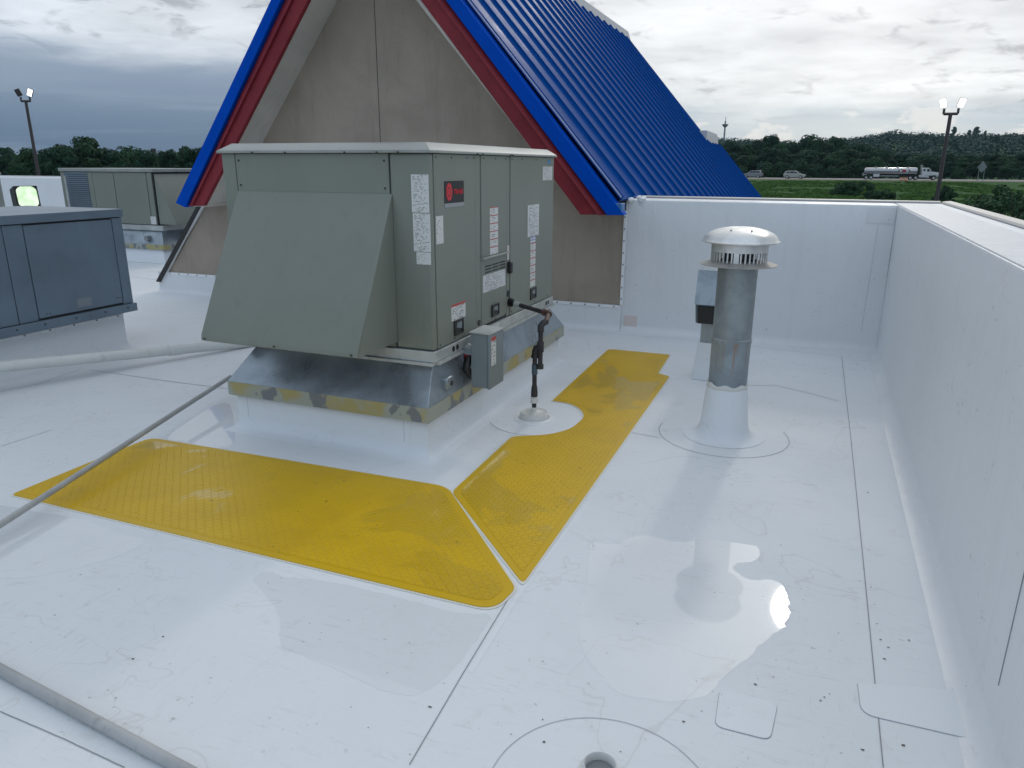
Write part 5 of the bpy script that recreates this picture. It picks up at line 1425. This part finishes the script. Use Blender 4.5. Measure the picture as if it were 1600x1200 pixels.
p = at(1241, 279, 1, 181); suv((p.x, 181, RZ), R(-8), M['whitecar'], 'pale champagne SUV driving right on the highway in front of the trees')
p = at(1176, 277, 1, 188); suv((p.x, 188, RZ), R(172), M['silvercar'], 'silver SUV partly behind the blue roof edge, driving left on the highway')

def tanker():
    pA = at(1345, 281, 1, 180); pB = at(1472, 281, 1, 180)
    Lp = pB.x - pA.x
    t = thing('tanker_truck', (pA.x, 180, RZ), 'white semi truck pulling a polished silver fuel tanker with oval red emblem', 'tanker truck')
    s = Lp / 19.6
    K = dict(local=True)
    # tank: oval section
    def oval(x, w, h, zc, n=28): return [(x, w * math.cos(2 * PI * k / n), zc + h * math.sin(2 * PI * k / n)) for k in range(n)]
    mb = MB(); n = 28; secs = [(.55, .5, .4), (.75, .95, .72), (1.0, 1.12, .83), (12.2, 1.20, .92), (13.1, 1.2, .92), (13.35, 1.02, .78), (13.5, .6, .45)]
    for x, w, h in secs: mb.v += oval(x, w, h, 2.25, n)
    for i in range(len(secs) - 1):
        for j in range(n): mb.f.append((i * n + j, i * n + (j + 1) % n, (i + 1) * n + (j + 1) % n, (i + 1) * n + j))
    mb.f += [tuple(range(n)), tuple(range((len(secs) - 1) * n, len(secs) * n))]
    tk = obj('tank', mb, M['chrome'], t, smooth=50, **K)
    for x in (3.3, 6.0, 8.6, 11.2):
        mb = MB(); mb.lathe([(.3, 3.1), (.3, 3.3), (.01, 3.32)], x, 0, 16); obj('hatch', mb, M['rim'], tk, **K)
    mb = MB(); mb.box(1., 13.2, -1.22, -1.15, 1.62, 1.74); obj('side_rail', mb, M['rim'], tk, **K)
    # emblem on the side facing the roof
    def side(poly, off, m, name):
        mb = MB(); vv = []
        for x, z in poly:
            q = max(-1, min(1, (z - 2.25) / .92)); vv.append((x, -1.205 * math.sqrt(1 - q * q) - off, z))
        mb.add(vv, [tuple(range(len(vv)))]); return obj(name, mb, m, tk, **K)
    el = lambda cx_, w, h, cz=2.35: [(cx_ + w * math.cos(2 * PI * k / 24), cz + h * math.sin(2 * PI * k / 24)) for k in range(24)]
    side(el(10.2, 1.45, .50), .03, M['black'], 'emblem_ring')
    side(el(10.2, 1.12, .58), .05, M['truckwhite'], 'emblem_field')
    side(el(10.2, .50, .30), .07, M['light_red'], 'emblem_disc')
    # chassis
    mb = MB(); mb.box(.3, 13.0, -.5, .5, 1.15, 1.42); mb.box(9.8, 18.8, -.45, .45, .85, 1.10); obj('chassis', mb, M['tyre'], t, **K)
    mb = MB(); mb.box(.3, .5, -1.2, 1.2, .9, 1.6); mb.box(.35, 1.2, -1.2, -1.1, 1.2, 1.4); obj('rear_bumper', mb, M['rim'], t, **K)
    mb = MB(); mb.box(2.9, 4.4, -1.18, -.6, .7, 1.45); obj('equipment_box', mb, M['truckwhite'], t, bevel=.03, **K)
    mb = MB(); mb.tube([(4.6, -1.1, .95), (9.0, -1.1, .95)], .09, 8); obj('hose_tube', mb, M['rim'], t, **K)
    for x in (1.2, 2.4, 11.9, 13.2, 17.4):
        for sd_ in (-1, 1):
            mb = MB(); mb.tube([(x, sd_ * .80, .52), (x, sd_ * 1.20, .52)], .52, 24); w = obj('wheel', mb, M['tyre'], t, smooth=40, **K)
            mb = MB(); mb.tube([(x, sd_ * 1.19, .52), (x, sd_ * 1.215, .52)], .30, 16); obj('rim', mb, M['rim'], w, **K)
    mb = MB(); mb.box(14.2, 16.3, -1.15, -.6, .55, 1.1); obj('side_step', mb, M['rim'], t, bevel=.05, **K)
    mb = MB(); mb.tube([(13.9, -.9, .85), (15.6, -.9, .85)], .34, 18); obj('fuel_tank', mb, M['chrome'], t, smooth=40, **K)
    mb = MB(); mb.prism([(14.5, 1.15), (14.5, 2.95), (14.7, 3.1), (16.05, 3.1), (16.5, 2.2), (16.5, 1.15)], 1, -1.1, 1.1); cbn = obj('cab', mb, M['truckwhite'], t, bevel=.06, **K)
    mb = MB(); mb.prism([(16.5, 1.0), (16.5, 2.18), (18.4, 1.95), (18.55, 1.8), (18.6, .75), (17.95, .75), (17.9, 1.1), (16.9, 1.1)], 1, -.85, .85); obj('bonnet', mb, M['truckwhite'], t, bevel=.06, **K)
    for sd_ in (-1, 1):
        mb = MB(); mb.prism([(16.75, .9), (16.9, 1.25), (17.4, 1.35), (17.95, 1.2), (18.5, .8), (18.5, 1.0), (18.0, 1.45), (17.4, 1.6), (16.7, 1.4)], 1, sd_ * 1.2 if sd_ < 0 else .86, -.86 if sd_ < 0 else 1.2); obj('wheel_arch', mb, M['truckwhite'], t, **K)
        mb = MB(); mb.add([(15.6, sd_ * 1.12, 2.15), (15.6, sd_ * 1.12, 2.85), (16.05, sd_ * 1.12, 2.85), (16.35, sd_ * 1.12, 2.15)], [(0, 1, 2, 3)]); obj('window', mb, M['glass'], cbn, **K)
        mb = MB(); mb.add([(14.75, sd_ * 1.12, 2.25), (14.75, sd_ * 1.12, 2.8), (15.25, sd_ * 1.12, 2.8), (15.25, sd_ * 1.12, 2.25)], [(0, 1, 2, 3)]); obj('window', mb, M['glass'], cbn, **K)
        mb = MB(); mb.tube([(14.3, sd_ * 1.0, 1.2), (14.3, sd_ * 1.0, 3.6), (14.2, sd_ * 1.0, 3.8)], .09, 10); obj('exhaust_stack', mb, M['chrome'], t, **K)
        mb = MB(); mb.box(18.45, 18.62, sd_ * .7 - .15, sd_ * .7 + .15, 1.2, 1.4); obj('headlight', mb, M['light_white'], t, **K)
        mb = MB(); mb.box(16.35, 16.5, sd_ * 1.35 - .05, sd_ * 1.35 + .05, 2.2, 2.8); obj('mirror', mb, M['rim'], t, **K)
    mb = MB(); mb.add([(16.12, -1.0, 3.02), (16.12, 1.0, 3.02), (16.53, 1.0, 2.22), (16.53, -1.0, 2.22)], [(0, 1, 2, 3)]); obj('windscreen', mb, M['glass'], cbn, **K)
    mb = MB(); mb.box(18.6, 18.64, -.5, .5, .95, 1.75); obj('grille', mb, M['rim'], t, **K)
    mb = MB(); mb.box(18.5, 18.9, -1.1, 1.1, .45, .78); obj('bumper', mb, M['chrome'], t, bevel=.04, **K)
    t.scale = (s, s, s)
tanker()

# ------------------------------------------------------------------ air
mb = MB(); mb.box(-1480, 1480, -880, 1280, -6.2, 90)
mv = bpy.data.materials.new('haze'); mv.use_nodes = True; nt_ = mv.node_tree; nt_.nodes.clear()
o_ = nt_.nodes.new('ShaderNodeOutputMaterial'); pv = nt_.nodes.new('ShaderNodeVolumePrincipled')
pv.inputs['Color'].default_value = (.55, .80, 1.0, 1); pv.inputs['Density'].default_value = .00009; pv.inputs['Anisotropy'].default_value = .3
nt_.links.new(pv.outputs[0], o_.inputs['Volume'])
obj('haze', mb, mv, kind='stuff')
